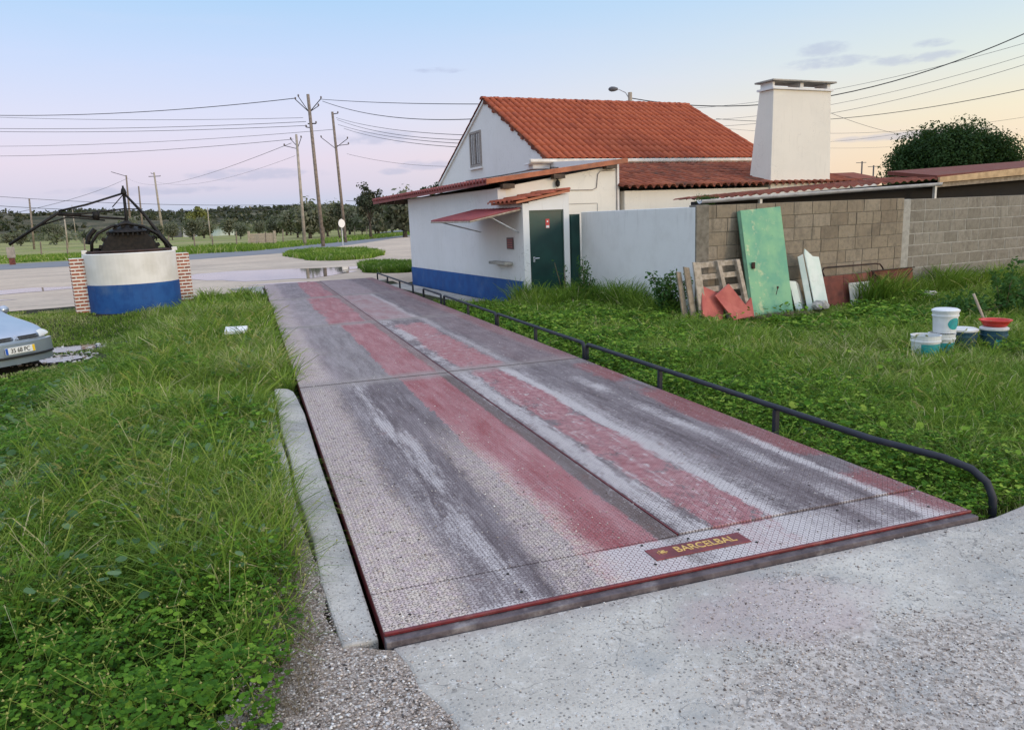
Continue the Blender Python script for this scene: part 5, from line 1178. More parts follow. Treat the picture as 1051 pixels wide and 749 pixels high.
def limbs(base, h, spread, n, r0, rng, lean=0.0):
    q = MB(); base = Vector(base); ends = []
    top = base+Vector((lean, 0, h)); q.tube([base-Vector((0,0,.3)), base.lerp(top, .5)+Vector((rng.normal()*.05*h, rng.normal()*.05*h, 0)), top], [r0*1.25, r0*.9, r0*.7], 8)
    for k in range(n):
        th = 2*math.pi*(k+rng.random()*.6)/n; s = spread*(.6+.5*rng.random()); z = h*(.5+.5*rng.random())
        st_ = base.lerp(top, .75+.25*rng.random()); e = st_+Vector((math.cos(th)*s, math.sin(th)*s, z)); mid = st_.lerp(e, .5)+Vector((0,0,.12*z))
        q.tube([st_, mid, e], [r0*.5, r0*.32, r0*.12], 6); ends.append(e)
    return q, ends
def tree(name, label, cat, base, height, crown, m, nclump, per, leaf, trunk_h, r0, seed, group=None, squash=.8, ell=None, clr=.3, rag=.22):
    rng = np.random.default_rng(seed); t = thing(name, label, cat, base, group)
    q, ends = limbs(base, trunk_h, crown*.6, 5, r0, rng); q.build('trunk', 'bark', t, smooth=True)
    ez = (height-trunk_h*.75)/2; cc = np.array(base)+np.array([0, 0, height-ez])
    d = rng.normal(size=(nclump, 3)); d /= np.linalg.norm(d, axis=1)[:, None]; rr = rng.random(nclump)**.4
    C_ = cc+d*rr[:, None]*np.array([crown*(1-clr*.8), crown*(1-clr*.8), ez*(1-clr*.6)])
    ang = np.arctan2(d[:,1], d[:,0]); bulge = 1+rag*np.sin(ang*2+seed)+rag*.7*np.sin(ang*3+d[:,2]*4+seed*2); C_[:, :2] = cc[:2]+(C_[:, :2]-cc[:2])*bulge[:, None]; C_[:, 2] += rng.normal(size=nclump)*ez*.08
    rad = crown*clr*(.45+.9*rng.random(nclump))
    V_, F_, T_ = cards(C_, rad, per, leaf, squash, rng)
    mkobj('crown', V_, F_, m, t, tints=T_); return t
def copytree(src, loc, scl, rot, label, group):
    r = src.copy(); COL.objects.link(r); r.location = loc; r.scale = (scl, scl, scl); r.rotation_euler = (0, 0, rot); r['label'] = label; r['group'] = group
    for ch_ in list(src.children):
        c2 = ch_.copy(); COL.objects.link(c2); c2.parent = r
    return r
# olive row beyond the field
GRP = 'olive trees beyond the field'
rngT = np.random.default_rng(3)
spots = []
for u_, dep, hgt_ in [(150,150,3.9),(163,128,3.6),(178,135,3.4),(196,150,4.2),(214,150,4.0),(232,150,4.4),(248,104,4.6),(262,140,4.2),(279,118,4.2),(296,125,4.4),(312,110,4.6),(324,122,4.8),(338,104,4.7),(348,118,5.0),(362,108,4.9),(372,98,4.6),(384,92,4.7),(395,110,5.2),(404,96,5.0),(414,108,5.0),(427,92,4.8),(440,100,5.0),(452,96,5.0),(470,100,4.9),
                      (6,150,4.2),(28,142,3.8),(47,155,4.4),(66,150,4.2),(84,138,3.8),(100,160,4.4),(120,152,4.0),(138,160,4.2),(-14,145,4.2),(290,160,5),(333,160,5.6),(356,150,5.6),(390,150,6),(420,150,6)]:
    dep *= .85+.45*rngT.random(); u_ += rngT.normal()*7; hgt_ *= .62+.62*rngT.random(); p = at(u_, 240, dep); spots.append((u_, p.x, p.y, hgt_))
spots.sort(); src = []; LB = landmark_labels([s[0] for s in spots], 'grey-green olive tree, the %s %s')
for i, (u_, x_, y_, h_) in enumerate(spots):
    lb = LB[i]
    if i < 4: src.append((tree('olive_tree', lb, 'tree', (x_, y_, -.15), h_, h_*.56, 'olive_leaf', 52, 48, .16, h_*.16, .14, 50+i, GRP, clr=.40), h_))
    else: s_, h0 = src[i % 4]; copytree(s_, (x_, y_, -.15), h_/h0, rngT.random()*6.28, lb, GRP)
# taller pine-like tree and lone trees
tree('pine_tree', 'tall loose-crowned pine rising above the olives by the roof edge', 'tree', (12.6,82,-.15), 6.3, 1.9, 'scrub_leaf', 38, 60, .15, 2.2, .16, 91, clr=.34)
tree('pine_tree', 'slim young pine left of the tall loose pine', 'tree', (9.6,84,-.15), 4.6, .9, 'scrub_leaf', 14, 40, .13, 2.0, .09, 92, clr=.4)
tree('poplar_tree', 'yellowish-green spring tree on the slope behind the olives', 'tree', at(205,238,230).to_tuple()[:2]+(-.15,), 9.0, 4.6, 'yellow_leaf' if 'yellow_leaf' in MATS else 'clover_leaf', 40, 60, .35, 2.5, .2, 93, clr=.35)
tree('evergreen_tree', 'big rounded dark evergreen standing behind the shed at right', 'tree', (40.2,33.2,-.15), 6.12, 4.3, 'evergreen_leaf', 420, 260, .078, 1.8, .35, 94, clr=.22, squash=.9, rag=.07)
tree('evergreen_tree', 'small dark tree top peeping over the roof left of the gable', 'tree', (9.7,38.2,-.15), 4.1, 1.3, 'evergreen_leaf', 40, 80, .08, 1.2, .15, 95, clr=.3)
# scrub and woods on the hills: one mass
n = 6500; u = RNG.random(n); hx_ = -620+900*u; hy_ = 345+430*RNG.random(n)**1.3
keep = (vnoise(hx_, hy_*.5, .012, 7)*.6+vnoise(hx_, hy_*.5, .05, 8)*.4 > .40) ; hx_, hy_ = hx_[keep], hy_[keep]
rad = 1.0+2.0*RNG.random(len(hx_)); hz_ = hill_z(hx_, hy_)+rad*.55
V_, F_, T_ = cards(np.stack([hx_, hy_, hz_], 1), rad, 16, 1.15, .8); stuff(mkobj('hill_woodland', V_, F_, 'scrub_leaf', tints=T_), 'dark scrub and woodland covering the far hills', 'woodland')
n = 2600; hx_ = -330+420*RNG.random(n); hy_ = 150+190*RNG.random(n); keep = (vnoise(hx_, hy_, .03, 9) > .45) & (hy_ > 165+hx_*.3); hx_, hy_ = hx_[keep], hy_[keep]
rad = 1.1+1.5*RNG.random(len(hx_)); V_, F_, T_ = cards(np.stack([hx_, hy_, -.15+rad*.7], 1), rad, 26, .46, .8)
stuff(mkobj('field_scrub', V_, F_, 'olive_leaf', tints=T_), 'grey-green scrub between the field and the hills', 'scrub')

# --- grass
def blades(P, h, w, lean, tint, rng=RNG, zfun=ground_z, z0=None):
    n = len(P); th = rng.random(n)*2*np.pi; ph = rng.random(n)*2*np.pi
    dx_, dy_ = np.cos(th), np.sin(th); wx, wy = np.cos(ph)*w/2, np.sin(ph)*w/2
    z = zfun(P[:,0], P[:,1]) if z0 is None else z0
    V = np.zeros((n, 7, 3)); L_ = h*lean
    for i, (f, k) in enumerate(((0, 1.0), (.45, .85), (.80, .5))):
        off = L_*f**2.0; zz = z+h*f*(1-.25*lean*f)
        for j, sg_ in enumerate((-1, 1)):
            V[:, 2*i+j, 0] = P[:,0]+dx_*off+sg_*wx*k; V[:, 2*i+j, 1] = P[:,1]+dy_*off+sg_*wy*k; V[:, 2*i+j, 2] = zz
    V[:, 6, 0] = P[:,0]+dx_*L_*1.15; V[:, 6, 1] = P[:,1]+dy_*L_*1.15; V[:, 6, 2] = z+h*(1-.45*lean)
    o = np.arange(n)[:, None]*7
    lv = np.concatenate([o+np.array([0,1,3,2]), o+np.array([2,3,5,4]), o+np.array([4,5,6])], 1).ravel()
    ls = (np.arange(n)[:, None]*11+np.array([0,4,8])).ravel()
    return V.reshape(-1, 3), (lv, ls), np.repeat(tint, 7)
def scatter(n, x0, x1, y0, y1, ok, dref=4.0, power=1.3):
    P = []; tot = 0
    while tot < n:
        q = np.stack([x0+(x1-x0)*RNG.random(n*2), y0+(y1-y0)*RNG.random(n*2)], 1)
        d = np.hypot(q[:,0]-CAM.x, q[:,1]-CAM.y); k = ok(q[:,0], q[:,1]) & (RNG.random(len(q)) < np.minimum(1, (dref/np.maximum(d, .1))**power))
        q = q[k]; P.append(q); tot += len(q)
        if len(q) < 5: break
    return np.concatenate(P)[:n]
def inview(x, y, m=60):
    dx_ = x-CAM.x; dy_ = y-CAM.y; z = dx_*Fv.x+dy_*Fv.y+(-.0-CAM.z)*Fv.z; z = np.maximum(z, .05)
    u = 525+F_PX*((dx_*Rv.x+dy_*Rv.y+(0-CAM.z)*Rv.z))/z
    return (u > -350) & (u < 1400)
def left_ok(x, y):
    e = np.where(y < .15, -.25-.14*vnoise(y*0, y, 3, 2)-np.clip(-y, 0, 3)*.16, np.where(y < 5.1, -.275+.09*(vnoise(y*0, y, 2.2, 2)-.5), -.055))
    e = np.where(y > 16.6, -.45, e)
    far = np.where(x > -.9, 19.3, 17.3+.5*vnoise(x, y*0, .9, 6))
    car_ = (((x+3.7)*(-.75)+(y-10.45)*.66) > -.1) & (np.abs((x+3.7)*.66+(y-10.45)*.75) < .85)
    well_ = np.hypot(x-WC.x, y-WC.y) < 1.02
    mud = ((np.hypot((x+3.5)/.75, (y-11.2)/.60) < 1) | (np.hypot((x+3.6)/.70, (y-12.5)/.55) < 1) | (np.hypot((x+2.3)/.5, (y-12.2)/.5) < 1) | ((x < -1.9) & (y > 6) & (vnoise(x, y, 1.6, 77) > .70)))
    return (x < e) & (y < far) & (~car_) & (~well_) & (~mud) & inview(x, y)
bl_line = lambda x: 7.6+.1003*(x-6.2)
def right_ok(x, y):
    e = 3.06+.03*(y < 19); front = .02+.10*(x-3.2)*0+np.where(x > 3.9, -(x-3.9)*.75, np.where(x < 3.5, .06, .12))+.07*(vnoise(x, y*0, 6, 3)-.5)
    inside = (y < bl_line(x)-.05) | ((x < 5.95) & (y < 11.0))
    fw = 4.59-(y-10.95)*.1003           # face of the front building
    inside = inside | ((x < fw-.42) & (y >= 11.0) & (y < 12.6)) | ((x < fw-.05) & (y >= 11.0) & (y < 11.5))
    bare = (np.hypot((x-4.0)/.35, (y-12.5)/.9) < 1)
    return (x > e) & (y > front) & inside & (~bare) & inview(x, y)
def rh(P):
    x, y = P[:,0], P[:,1]; g = bl_line(x)-y
    return 1-.60*ss(3.0, 1.2, g)*ss(5.6, 6.1, x)*ss(10.2, 9.2, x)
def hmap(x, y, seed): return .55+.75*vnoise(x, y, 1.1, seed)+.35*(vnoise(x, y, 3.3, seed+1)-.5)
def dist(P): return np.hypot(P[:,0]-CAM.x, P[:,1]-CAM.y)
def grass(name, P, h, wid, lean, lab_, tshift=0.0, m='grass_blade'):
    n = len(P); w = wid*(.7+.6*RNG.random(n))*np.clip(dist(P)/5.0, 1, 2.6)
    tint = np.clip(RNG.random(n)*.55+.45*vnoise(P[:,0], P[:,1], .8, 12)+tshift, 0, .97); dry = RNG.random(n) < .02+.10*np.clip(vnoise(P[:,0], P[:,1], 1.7, 90)-.5, 0, 1); tint[dry] = 1.0; k5 = vnoise(P[:,0], P[:,1], 2.4, 66); tint = np.where(dry, tint, np.clip(tint*(.55+.9*k5), 0, .97))
    V_, F_, T_ = blades(P, h, w, lean, tint); return stuff(mkobj(name, V_, F_, m, tints=T_), lab_, 'grass')
# tall left grass
P = scatter(90000, -7.5, 0, -1.2, 17.5, left_ok, 4.0, 1.2)
tallzone = ss(.3, 1.6, P[:,1])*ss(-2.6, -1.5, P[:,0]+.08*(P[:,1]-6))*(1-ss(11, 15, P[:,1])*.35); mown = 1-ss(-3.0, -1.2, P[:,0])*1.0
h = (.03+.24*tallzone*hmap(P[:,0], P[:,1], 21)*(.45+.8*RNG.random(len(P))))*(.7+.5*RNG.random(len(P)))+.035
edge = ss(0, .25, np.where(P[:,1] < 5.1, -.24, -.05)-P[:,0]); h *= (.6+.4*edge)
grass('long_grass', P, h, .0050, .25+.75*RNG.random(len(P)), 'long green grass left of the weighbridge')
P = scatter(15000, -2.4, -.1, .8, 13, left_ok, 6.0, .8)
h = (.26+.24*RNG.random(len(P)))*hmap(P[:,0], P[:,1], 25)*1.0; grass('tall_seed_grass', P, h, .0045, .35+.8*RNG.random(len(P)), 'tallest arching grass stalks in the left grass', .22)
# tufts: radiating bunches of long blades
def seedheads(name, n, x0, x1, y0, y1, ok, hlo, hhi, label):
    C_ = scatter(n, x0, x1, y0, y1, ok, 6, .6); q = MB(); rg = np.random.default_rng(n)
    for (x, y) in C_:
        h = (hlo+(hhi-hlo)*rg.random())*(float(rh(np.array([[x, y]]))[0]) if x > 3 else 1); a = rg.random()*6.28; z0 = float(ground_z(x, y)); ln = h*(.25+.5*rg.random()); t_ = rg.random()*.5+.45
        pts = [Vector((x+math.cos(a)*ln*f**2, y+math.sin(a)*ln*f**2, z0+h*f*(1-.22*f))) for f in (0, .35, .65, .85, 1.0)]
        w_ = .0011*max(1, math.hypot(x-CAM.x, y-CAM.y)/5); q.tube(pts, [w_*1.3, w_, w_, w_*.8, w_*.6], 3, t_, cap=False)
        for k in range(9):
            p = pts[3].lerp(pts[4], k/8); d_ = Vector((rg.normal(), rg.normal(), .2*rg.normal()))*.010+Vector((math.cos(a), math.sin(a), .2))*.018
            q.tube([p, p+d_*.6, p+d_], [w_*.7, w_*2.2, w_*.4], 3, t_, cap=False)
    stuff(q.build(name, 'weed_stem'), label, 'grass')
def tufts(name, n, x0, x1, y0, y1, ok, hlo, hhi, label, per=28, dref=5.0, power=.9, tsh=.05, wid=.0078):
    C_ = scatter(n, x0, x1, y0, y1, ok, dref, power); k = np.repeat(np.arange(len(C_)), per); rr = .015+.05*RNG.random(len(k)); a = RNG.random(len(k))*6.283
    P = C_[k]+np.stack([np.cos(a)*rr, np.sin(a)*rr], 1); hh = (hlo+(hhi-hlo)*RNG.random(len(C_)))[k]*(.5+.6*RNG.random(len(k)))*np.where(P[:,0] > 3, rh(P), 1)
    w = wid*(.7+.6*RNG.random(len(k)))*np.clip(dist(P)/5.0, 1, 2.4)
    tint = np.clip(RNG.random(len(C_))[k]*.5+RNG.random(len(k))*.35+tsh, 0, .97); tint[RNG.random(len(k)) < .05] = 1.0
    V_, F_, T_ = blades(P, hh, w, .3+.9*RNG.random(len(k)), tint); stuff(mkobj(name, V_, F_, 'grass_blade', tints=T_), label, 'grass')
def lt(x, y): return left_ok(x, y) & (x > -1.75-.25*np.clip(4-y, -1, 3)) & (vnoise(x, y, 1.3, 55) > .3)
tufts('grass_tufts', 620, -3.4, -.06, .7, 16.5, lt, .26, .58, 'bunches of long arching grass in the left meadow')
seedheads('seed_heads', 420, -2.2, -.1, .8, 12, lt, .30, .62, 'pale grass seed heads arching over the left meadow')
tufts('kerb_tufts', 150, -.62, -.24, -.1, 5.2, left_ok, .14, .36, 'grass bunches hanging over the left kerb', 30, 9, 0)
tufts('deck_side_tufts', 130, -.5, -.03, 5.2, 16.5, left_ok, .16, .36, 'grass bunches along the left edge of the weighbridge', 30, 9, 0)
# short yellowish mown patch by the car and the well
def mw_(x, y): return left_ok(x, y) & (x < -1.3-.15*(y-8)*0) & (y > 4.5)
P = scatter(42000, -8, -1.2, 4.5, 17.6, mw_, 9.0, .7); h = .035+.055*RNG.random(len(P))
grass('mown_grass', P, h, .0050, .4+.6*RNG.random(len(P)), 'short yellowish grass between the car and the well', .38)
# right grass
P = scatter(125000, 3.0, 14.5, -3.0, 12.8, right_ok, 5.0, 1.1)
hh = np.where(P[:,1] > 11, .35, 1.0)*ss(0, .9, P[:,0]-3.05)
h = (.05+.19*hh*hmap(P[:,0], P[:,1], 31)*(.45+.8*RNG.random(len(P))))*(.75+.5*RNG.random(len(P)))*rh(P)
grass('meadow_grass', P, h, .0052, .25+.8*RNG.random(len(P)), 'thick green grass between the guide rail and the block wall', .04)
P = scatter(16000, 3.9, 14, 1.5, 11.2, right_ok, 7.0, .6)
h = (.15+.16*RNG.random(len(P)))*hmap(P[:,0], P[:,1], 35)*rh(P); grass('tall_meadow_grass', P, h, .0045, .4+.8*RNG.random(len(P)), 'pale arching taller grass in the right meadow', .25)
tufts('meadow_tufts', 1300, 3.6, 14, .3, 11, right_ok, .14, .38, 'bunches of long grass in the right meadow', 34, 7.0, .5)
seedheads('meadow_seed_heads', 420, 4.0, 13, .8, 7.2, right_ok, .25, .50, 'pale seed heads over the right meadow')
tufts('rail_tufts', 150, 3.14, 3.7, .2, 13, right_ok, .12, .26, 'grass bunches behind the guide rail', 26, 9, .3)
tufts('debris_tufts', 130, 4.6, 12, 5.4, 8.2, right_ok, .14, .28, 'grass bunches before the leaning debris', 30, 30, 0)
tufts('bucket_tufts', 60, 5.9, 7.9, 2.7, 3.9, right_ok, .18, .30, 'grass bunches round the paint buckets', 30, 30, 0)
# taller grass against the door and yard wall
def foot(x, y): return right_ok(x, y) & (((y > 9.6) & (x > 4.3)) | ((x > 5.55) & (x < 6.25) & (y > 7.5)) | (np.abs(y-bl_line(x)+.35) < .3) & (x > 9.3))
P = scatter(9000, 4.2, 14, 7.2, 11.0, foot, 30, 0); h = (.28+.42*RNG.random(len(P)))*(.6+.7*vnoise(P[:,0],P[:,1],2.2,9)); grass('wall_foot_grass', P, h, .0055, .3+.6*RNG.random(len(P)), 'tall grass growing against the foot of the walls', -.05)
# island round the poles, weeds at the bridge end, field tufts
def isl(x, y): return (np.hypot((x-4.3)/2.6, (y-43.5)/8.8) < .90+.2*vnoise(x, y, .5, 3))
P = scatter(16000, 0.5, 9.5, 32, 58, isl, 99, 0); h = .10+.24*RNG.random(len(P))*(.5+1.0*vnoise(P[:,0],P[:,1],.7,4)); grass('island_grass', P, h, .016, .3+.5*RNG.random(len(P)), 'grass island in the gravel round the two wooden poles')
def wk(x, y): return (np.hypot((x-4.7)/1.25, (y-26)/3.2) < .8+.35*vnoise(x, y, .8, 5)) & (x < 3.6+(y-19)*.6)
P = scatter(9000, 2.4, 6.4, 21.3, 30, wk, 99, 0); h = .14+.22*RNG.random(len(P)); grass('corner_weeds', P, h, .012, .3+.6*RNG.random(len(P)), 'low dark weeds beyond the far right corner of the weighbridge', -.2)
def ff(x, y): return (y > 57+np.clip(x, 0, 99)*1.9) & (y < 76+np.clip(x, 0, 99)*1.9)
P = scatter(30000, -34, 26, 56, 125, ff, 60, 1.5); h = .15+.35*RNG.random(len(P))*vnoise(P[:,0], P[:,1], .15, 8)*1.6; grass('verge_grass', P, h, .022, .3+.5*RNG.random(len(P)), 'rough green verge between the road and the field fence')
# clover and broad leaves
def leaves(P, z, size, tilt, tint, sides=6, rng=RNG):
    n = len(P); a = rng.random(n)*2*np.pi; nz = np.stack([np.cos(a)*tilt, np.sin(a)*tilt, np.ones(n)], 1); nz /= np.linalg.norm(nz, axis=1)[:, None]
    t = np.cross(nz, rng.normal(size=(n, 3))); t /= np.linalg.norm(t, axis=1)[:, None]; b = np.cross(nz, t)
    C_ = np.stack([P[:,0], P[:,1], z], 1); V = np.zeros((n, sides, 3))
    for k in range(sides):
        th = 2*math.pi*k/sides; V[:, k] = C_+(t*math.cos(th)+b*(math.sin(th)*.78))*size[:, None]
    return V.reshape(-1, 3), (np.arange(n*sides), np.arange(0, n*sides, sides)), np.repeat(tint, sides)
def trefoil(P, z, size, tint, rng=RNG):
    n = len(P); a = rng.random(n)*2*np.pi; out = []
    for k in range(3):
        th = a+k*2*np.pi/3; out.append(np.stack([P[:,0]+np.cos(th)*size*.9, P[:,1]+np.sin(th)*size*.9], 1))
    Q = np.concatenate(out); return leaves(Q, np.tile(z, 3)+rng.normal(size=3*n)*.003, np.tile(size, 3), .85*rng.random(3*n), np.tile(tint, 3), 6)
def cl_ok(x, y): return left_ok(x, y) & ((vnoise(x, y, 1.4, 41) > .40) | (y < .5+.5*vnoise(x, y, 1, 42)) | (x < -2.0))
P = scatter(38000, -6.5, -.2, -1.4, 9.5, cl_ok, 3.0, 1.3)
hb = np.clip(.05+.24*vnoise(P[:,0], P[:,1], 2.6, 43)+.10*vnoise(P[:,0], P[:,1], 9, 48)-.10*ss(-1.0, -2.6, P[:,0])*ss(3, 6, P[:,1]), .05, .4)*(.35+.65*ss(0, .22, -.2-P[:,0]))
z = ground_z(P[:,0], P[:,1])+hb*(.25+.85*RNG.random(len(P)))+.02
V_, F_, T_ = trefoil(P, z, (.0050+.0075*RNG.random(len(P))**1.5)*np.clip(dist(P)/3.5, 1, 2), np.clip(RNG.random(len(P))*.6+.4*vnoise(P[:,0], P[:,1], 5, 44), 0, 1)**1.2); stuff(mkobj('clover', V_, F_, 'clover_leaf', tints=T_), 'low bright clover among the left grass', 'clover')
P = scatter(9000, -4.5, -.2, -1.4, 6, left_ok, 3.0, 1.3); z = ground_z(P[:,0], P[:,1])+.04+.20*RNG.random(len(P))
V_, F_, T_ = leaves(P, z, .006+.013*RNG.random(len(P))**1.6, .9*RNG.random(len(P)), RNG.random(len(P))*.9, 7); stuff(mkobj('broad_weeds', V_, F_, 'clover_leaf', tints=T_), 'broad-leaved weeds mixed into the left clover', 'weeds')
def cr_ok(x, y): return right_ok(x, y) & ((x < 4.3+.8*vnoise(x, y, 1.5, 45)) | (vnoise(x, y, 1.1, 46) > .62))
P = scatter(46000, 3.0, 11, -3, 10.5, cr_ok, 5.0, 1.2); z = -.15+.02+(.03+.12*vnoise(P[:,0], P[:,1], 1.6, 47)+.12*vnoise(P[:,0], P[:,1], 6, 49)*ss(0, .5, P[:,0]-3.05))*(.3+.9*RNG.random(len(P)))
V_, F_, T_ = trefoil(P, z, (.005+.009*RNG.random(len(P))**1.4)*np.clip(dist(P)/6, 1, 2), RNG.random(len(P))); stuff(mkobj('rail_clover', V_, F_, 'clover_leaf', tints=T_), 'low clover and weeds along the guide rail', 'clover')
P = scatter(2600, -3.2, -.25, .6, 9, left_ok, 5.0, .8); P = P[vnoise(P[:,0], P[:,1], 1.2, 88) > .5]; z = ground_z(P[:,0], P[:,1])+.10+.20*RNG.random(len(P))
V_, F_, T_ = leaves(P, z, .015+.022*RNG.random(len(P)), 1.2*RNG.random(len(P)), RNG.random(len(P)), 7); stuff(mkobj('dock_leaves', V_, F_, 'grey_leaf', tints=T_), 'larger grey-green weed leaves among the left grass', 'weeds')
P = scatter(3200, 3.2, 9, .4, 8, right_ok, 6.0, .8); P = P[vnoise(P[:,0], P[:,1], 1.0, 89) > .5]; z = -.15+.06+.16*RNG.random(len(P))
V_, F_, T_ = leaves(P, z, .014+.022*RNG.random(len(P)), 1.2*RNG.random(len(P)), RNG.random(len(P)), 7); stuff(mkobj('meadow_weeds', V_, F_, 'clover_leaf', tints=T_), 'broad weed leaves in the right meadow', 'weeds')
P = np.stack([-.26-.22*RNG.random(2600)**1.5, -.35+2.1*RNG.random(2600)], 1); P[:,0] -= np.clip(-P[:,1], 0, 3)*.2
V_, F_, T_ = blades(P, .03+.09*RNG.random(len(P)), np.full(len(P), .0028), .8+1.4*RNG.random(len(P)), np.clip(.3+.7*RNG.random(len(P)), 0, 1), z0=np.full(len(P), -.06)); stuff(mkobj('dry_runners', V_, F_, 'dry_stem', tints=T_), 'thin dry stems creeping from the clover over the gravel edge', 'weeds')
# sprawling yellowish stems with buds in the near left corner
sm2 = MB(); bud = MB(); rngS = np.random.default_rng(8)
for k in range(420):
    x = -2.3+2.0*rngS.random(); y = -1.3+3.4*rngS.random()
    if not left_ok(np.array([x]), np.array([y]))[0]: continue
    a = rngS.random()*6.28; ln = .16+.22*rngS.random(); p = Vector((x, y, -.12)); pts = [p]
    for j in range(5):
        a += rngS.normal()*.35; p = p+Vector((math.cos(a)*ln*.14, math.sin(a)*ln*.14, ln*(.28-.045*j))); pts.append(p)
        if j > 1 and rngS.random() < .7:
            e = p+Vector((rngS.normal()*.03, rngS.normal()*.03, .02)); sm2.tube([p, e], .0008, 4, rngS.random(), cap=False); bud.lathe([(.001,0),(.0045,.003),(.001,.008)], e, 5, tint=.6+.4*rngS.random())
    sm2.tube(pts, [.0022,.002,.0017,.0014,.0012,.0009], 4, rngS.random()*.8, cap=False); bud.lathe([(.001,0),(.005,.003),(.001,.009)], pts[-1], 5, tint=.7)
stuff(sm2.build('wild_stems', 'weed_stem'), 'thin yellow-green weed stems rising from the near clover', 'weeds'); stuff(bud.build('weed_buds', 'weed_stem'), 'tiny pale buds on the near weed stems', 'weeds')
# shrubs and single weeds against the walls
def weed(name, label, base, h, r, nl, leaf, seed, m='dark_leaf', stems=6):
    rng = np.random.default_rng(seed); t = thing(name, label, 'plant', base); q = MB(); C_ = []; bz = Vector(base)
    for k in range(stems):
        a = rng.random()*6.28; e = bz+Vector((math.cos(a)*r*rng.random(), math.sin(a)*r*rng.random(), h*(.6+.45*rng.random()))); mid = bz.lerp(e, .5)+Vector((0,0,.04)); q.tube([bz, mid, e], [.007,.005,.0025], 5)
        for s in np.linspace(.25, 1, 7): p = bz.lerp(e, s); C_.append([p.x, p.y, p.z])
    q.build('stems', 'dry_stem', t); C_ = np.array(C_); V_, F_, T_ = cards(C_, np.full(len(C_), r*.42), nl, leaf, .9, rng); mkobj('foliage', V_, F_, m, t, tints=T_)
weed('wall_shrub', 'leafy dark green shrub at the foot of the white yard wall', (5.76,7.6,-.15), .74, .28, 30, .026, 61, stems=9)
weed('tall_weed', 'dark tall weed in front of the narrow dark doorway', (5.40,10.0,-.15), .92, .30, 16, .022, 62, stems=8)
weed('tall_weed', 'thin seeding weed just right of the green door', (5.15,10.3,-.15), 1.05, .22, 4, .018, 63, stems=5)
weed('tall_weed', 'sparse weed at the middle foot of the yard wall', (5.80,8.6,-.15), .45, .20, 5, .020, 64, stems=5)
weed('tall_weed', 'bushy weed before the cleaner block wall behind the buckets', (9.35,4.9,-.15), .85, .24, 16, .030, 65)
weed('bramble', 'dark bramble mass right of the buckets at the picture edge', (10.4,5.0,-.15), .50, .75, 26, .035, 66, stems=14)
weed('bramble', 'low dark bramble behind the red tub', (9.0,5.2,-.15), .35, .55, 20, .03, 67, stems=10)
weed('gutter_moss', 'small clump of green moss at the left end of the shed gutter', L(-1.0,-4.22,1.66), .08, .20, 40, .010, 68, 'dark_leaf', 8)
# dry grass heap at the foot of the green panel
P = np.stack([L(-.35,-5.3,0).x+RNG.normal(size=1200)*.26, L(-.35,-5.3,0).y+RNG.normal(size=1200)*.08], 1)
V_, F_, T_ = blades(P, .06+.12*RNG.random(1200), np.full(1200, .006), .8+1.2*RNG.random(1200), .9+.1*RNG.random(1200)); stuff(mkobj('dry_grass', V_, F_, 'dry_stem', tints=T_), 'heap of dry grass at the foot of the green panel', 'dry grass')
# --- pebbles
def pebbles(P, z, s, tint):
    n = len(P); base = np.array([[1,0,0],[0,1,0],[-1,0,0],[0,-1,0],[.55,.55,.75],[-.6,.4,.7],[-.1,-.6,.72],[0,0,-.8]])
    tri = np.array([[0,1,4],[1,5,4],[1,2,5],[2,6,5],[2,3,6],[3,0,6],[0,4,6],[4,5,6],[1,0,7],[2,1,7],[3,2,7],[0,3,7]])
    a = RNG.random(n)*2*np.pi; sc = s[:, None]*(.65+.6*RNG.random((n, 3))); sc[:, 2] *= .65
    B = base[None]*(1+.25*RNG.normal(size=(n, 8, 1)))*sc[:, None, :]; c, s_ = np.cos(a)[:, None], np.sin(a)[:, None]
    V = np.stack([B[:,:,0]*c-B[:,:,1]*s_+P[:,0,None], B[:,:,0]*s_+B[:,:,1]*c+P[:,1,None], B[:,:,2]+z[:,None]], 2).reshape(-1, 3)
    lv = (np.arange(n)[:, None, None]*8+tri[None]).ravel(); return V, (lv, np.arange(0, len(lv), 3)), np.repeat(tint, 8)
def gstrip(x, y):
    lx = np.where(y < 0, -.45+.07*y, np.where(y < .3, -.34, -.34)); rx = np.where(y < -.09, np.where(RNG.random(len(x)) < .25, .30, .05)-.32*(y+.3), np.where(RNG.random(len(x)) < .12, -.03, -.17+.12*np.clip(.1-y, 0, 1)))
    return (x > lx-.1) & (x < rx) & (y < 1.1-.9*np.clip(x+.36, 0, 1))
P = scatter(15000, -.8, .9, -1.6, 1.1, gstrip, 99, 0); z = np.where(P[:,0] > -9, -.0375, 0)+.003*RNG.random(len(P)); s = .0022+.0058*RNG.random(len(P))**2.2
V_, F_, T_ = pebbles(P, z, s, RNG.random(len(P))); stuff(mkobj('loose_gravel', V_, F_, 'pebble', tints=T_), 'loose pale gravel in the lower left beside the apron', 'gravel')
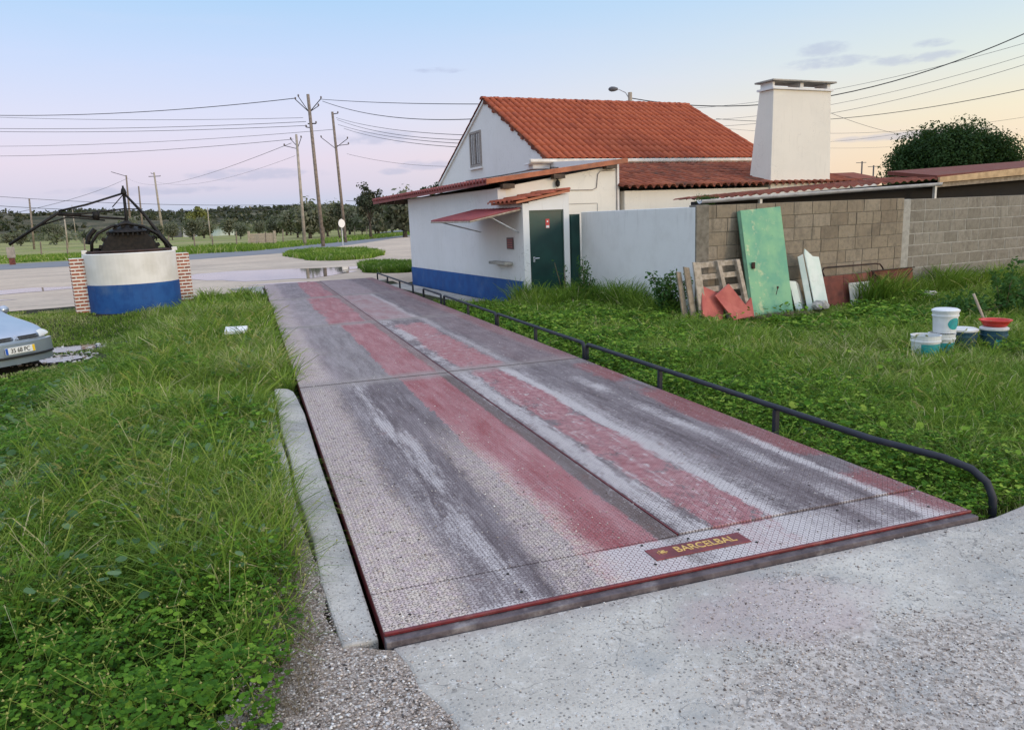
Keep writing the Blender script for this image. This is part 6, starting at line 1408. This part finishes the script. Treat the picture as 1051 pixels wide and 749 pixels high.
def gap_(x, y):
    f = vnoise(x, y, 4.5, 71); d = np.hypot((x-1.62)/.66, (y+.93)/.33); d2 = np.hypot((x-1.6)/.5, (y+.4)/.3)
    return (x > .2-.35*(y+.1)) & (y < -.055) & (RNG.random(len(x)) < .07+.93*np.clip(1.5-1.3*(d+(f-.5)*1.3), 0, 1)+.30*(d2+(f-.5) < .8))
P = scatter(17000, .1, 3.9, -1.6, -.055, gap_, 99, 0); s = .0012+.0040*RNG.random(len(P))**3.0
V_, F_, T_ = pebbles(P, np.full(len(P), -.0325), s, np.clip(RNG.random(len(P))**.9, 0, 1)); stuff(mkobj('apron_gravel', V_, F_, 'pebble', tints=T_), 'loose small stones strewn on the concrete apron', 'gravel')
def gdeck(x, y): return (x > .02) & (x < 2.97) & (y > .02) & (RNG.random(len(x)) < np.where(x < .36, 1.0, .13)*np.where(y > 7, .4, 1)+.5*((x > .76) & (x < 1.06) & (y < 2.8)))
P = scatter(9000, 0, 3, 0, 12, gdeck, 3.0, 1.4); s = .0014+.0048*RNG.random(len(P))**3.0
V_, F_, T_ = pebbles(P, np.where(P[:,0] > 1.5, .0095, .0022)+np.where(P[:,1] < .335, -.006*(P[:,0] > 1.5), 0), s, RNG.random(len(P))); stuff(mkobj('deck_grit', V_, F_, 'pebble', tints=T_), 'grit and small stones lying on the weighbridge plates', 'grit')
P = np.stack([-.20+.175*RNG.random(900)**.8, .05+4.6*RNG.random(900)**1.6], 1); s = .001+.004*RNG.random(900)**3
V_, F_, T_ = pebbles(P, np.full(900, -.0265), s, RNG.random(900)); stuff(mkobj('kerb_grit', V_, F_, 'pebble', tints=T_), 'grit lying on the left kerb beam', 'grit')
P = np.stack([RNG.random(420)*1.2-4.1, RNG.random(420)*2.0+10.9], 1); z = ground_z(P[:,0], P[:,1]); V_, F_, T_ = pebbles(P, z+.01, .008+.03*RNG.random(420)**2, .6+.4*RNG.random(420)); stuff(mkobj('limestone_rubble', V_, F_, 'pebble', tints=T_), 'pale stones round the muddy patch by the car', 'rubble')

S.render.engine = 'CYCLES'
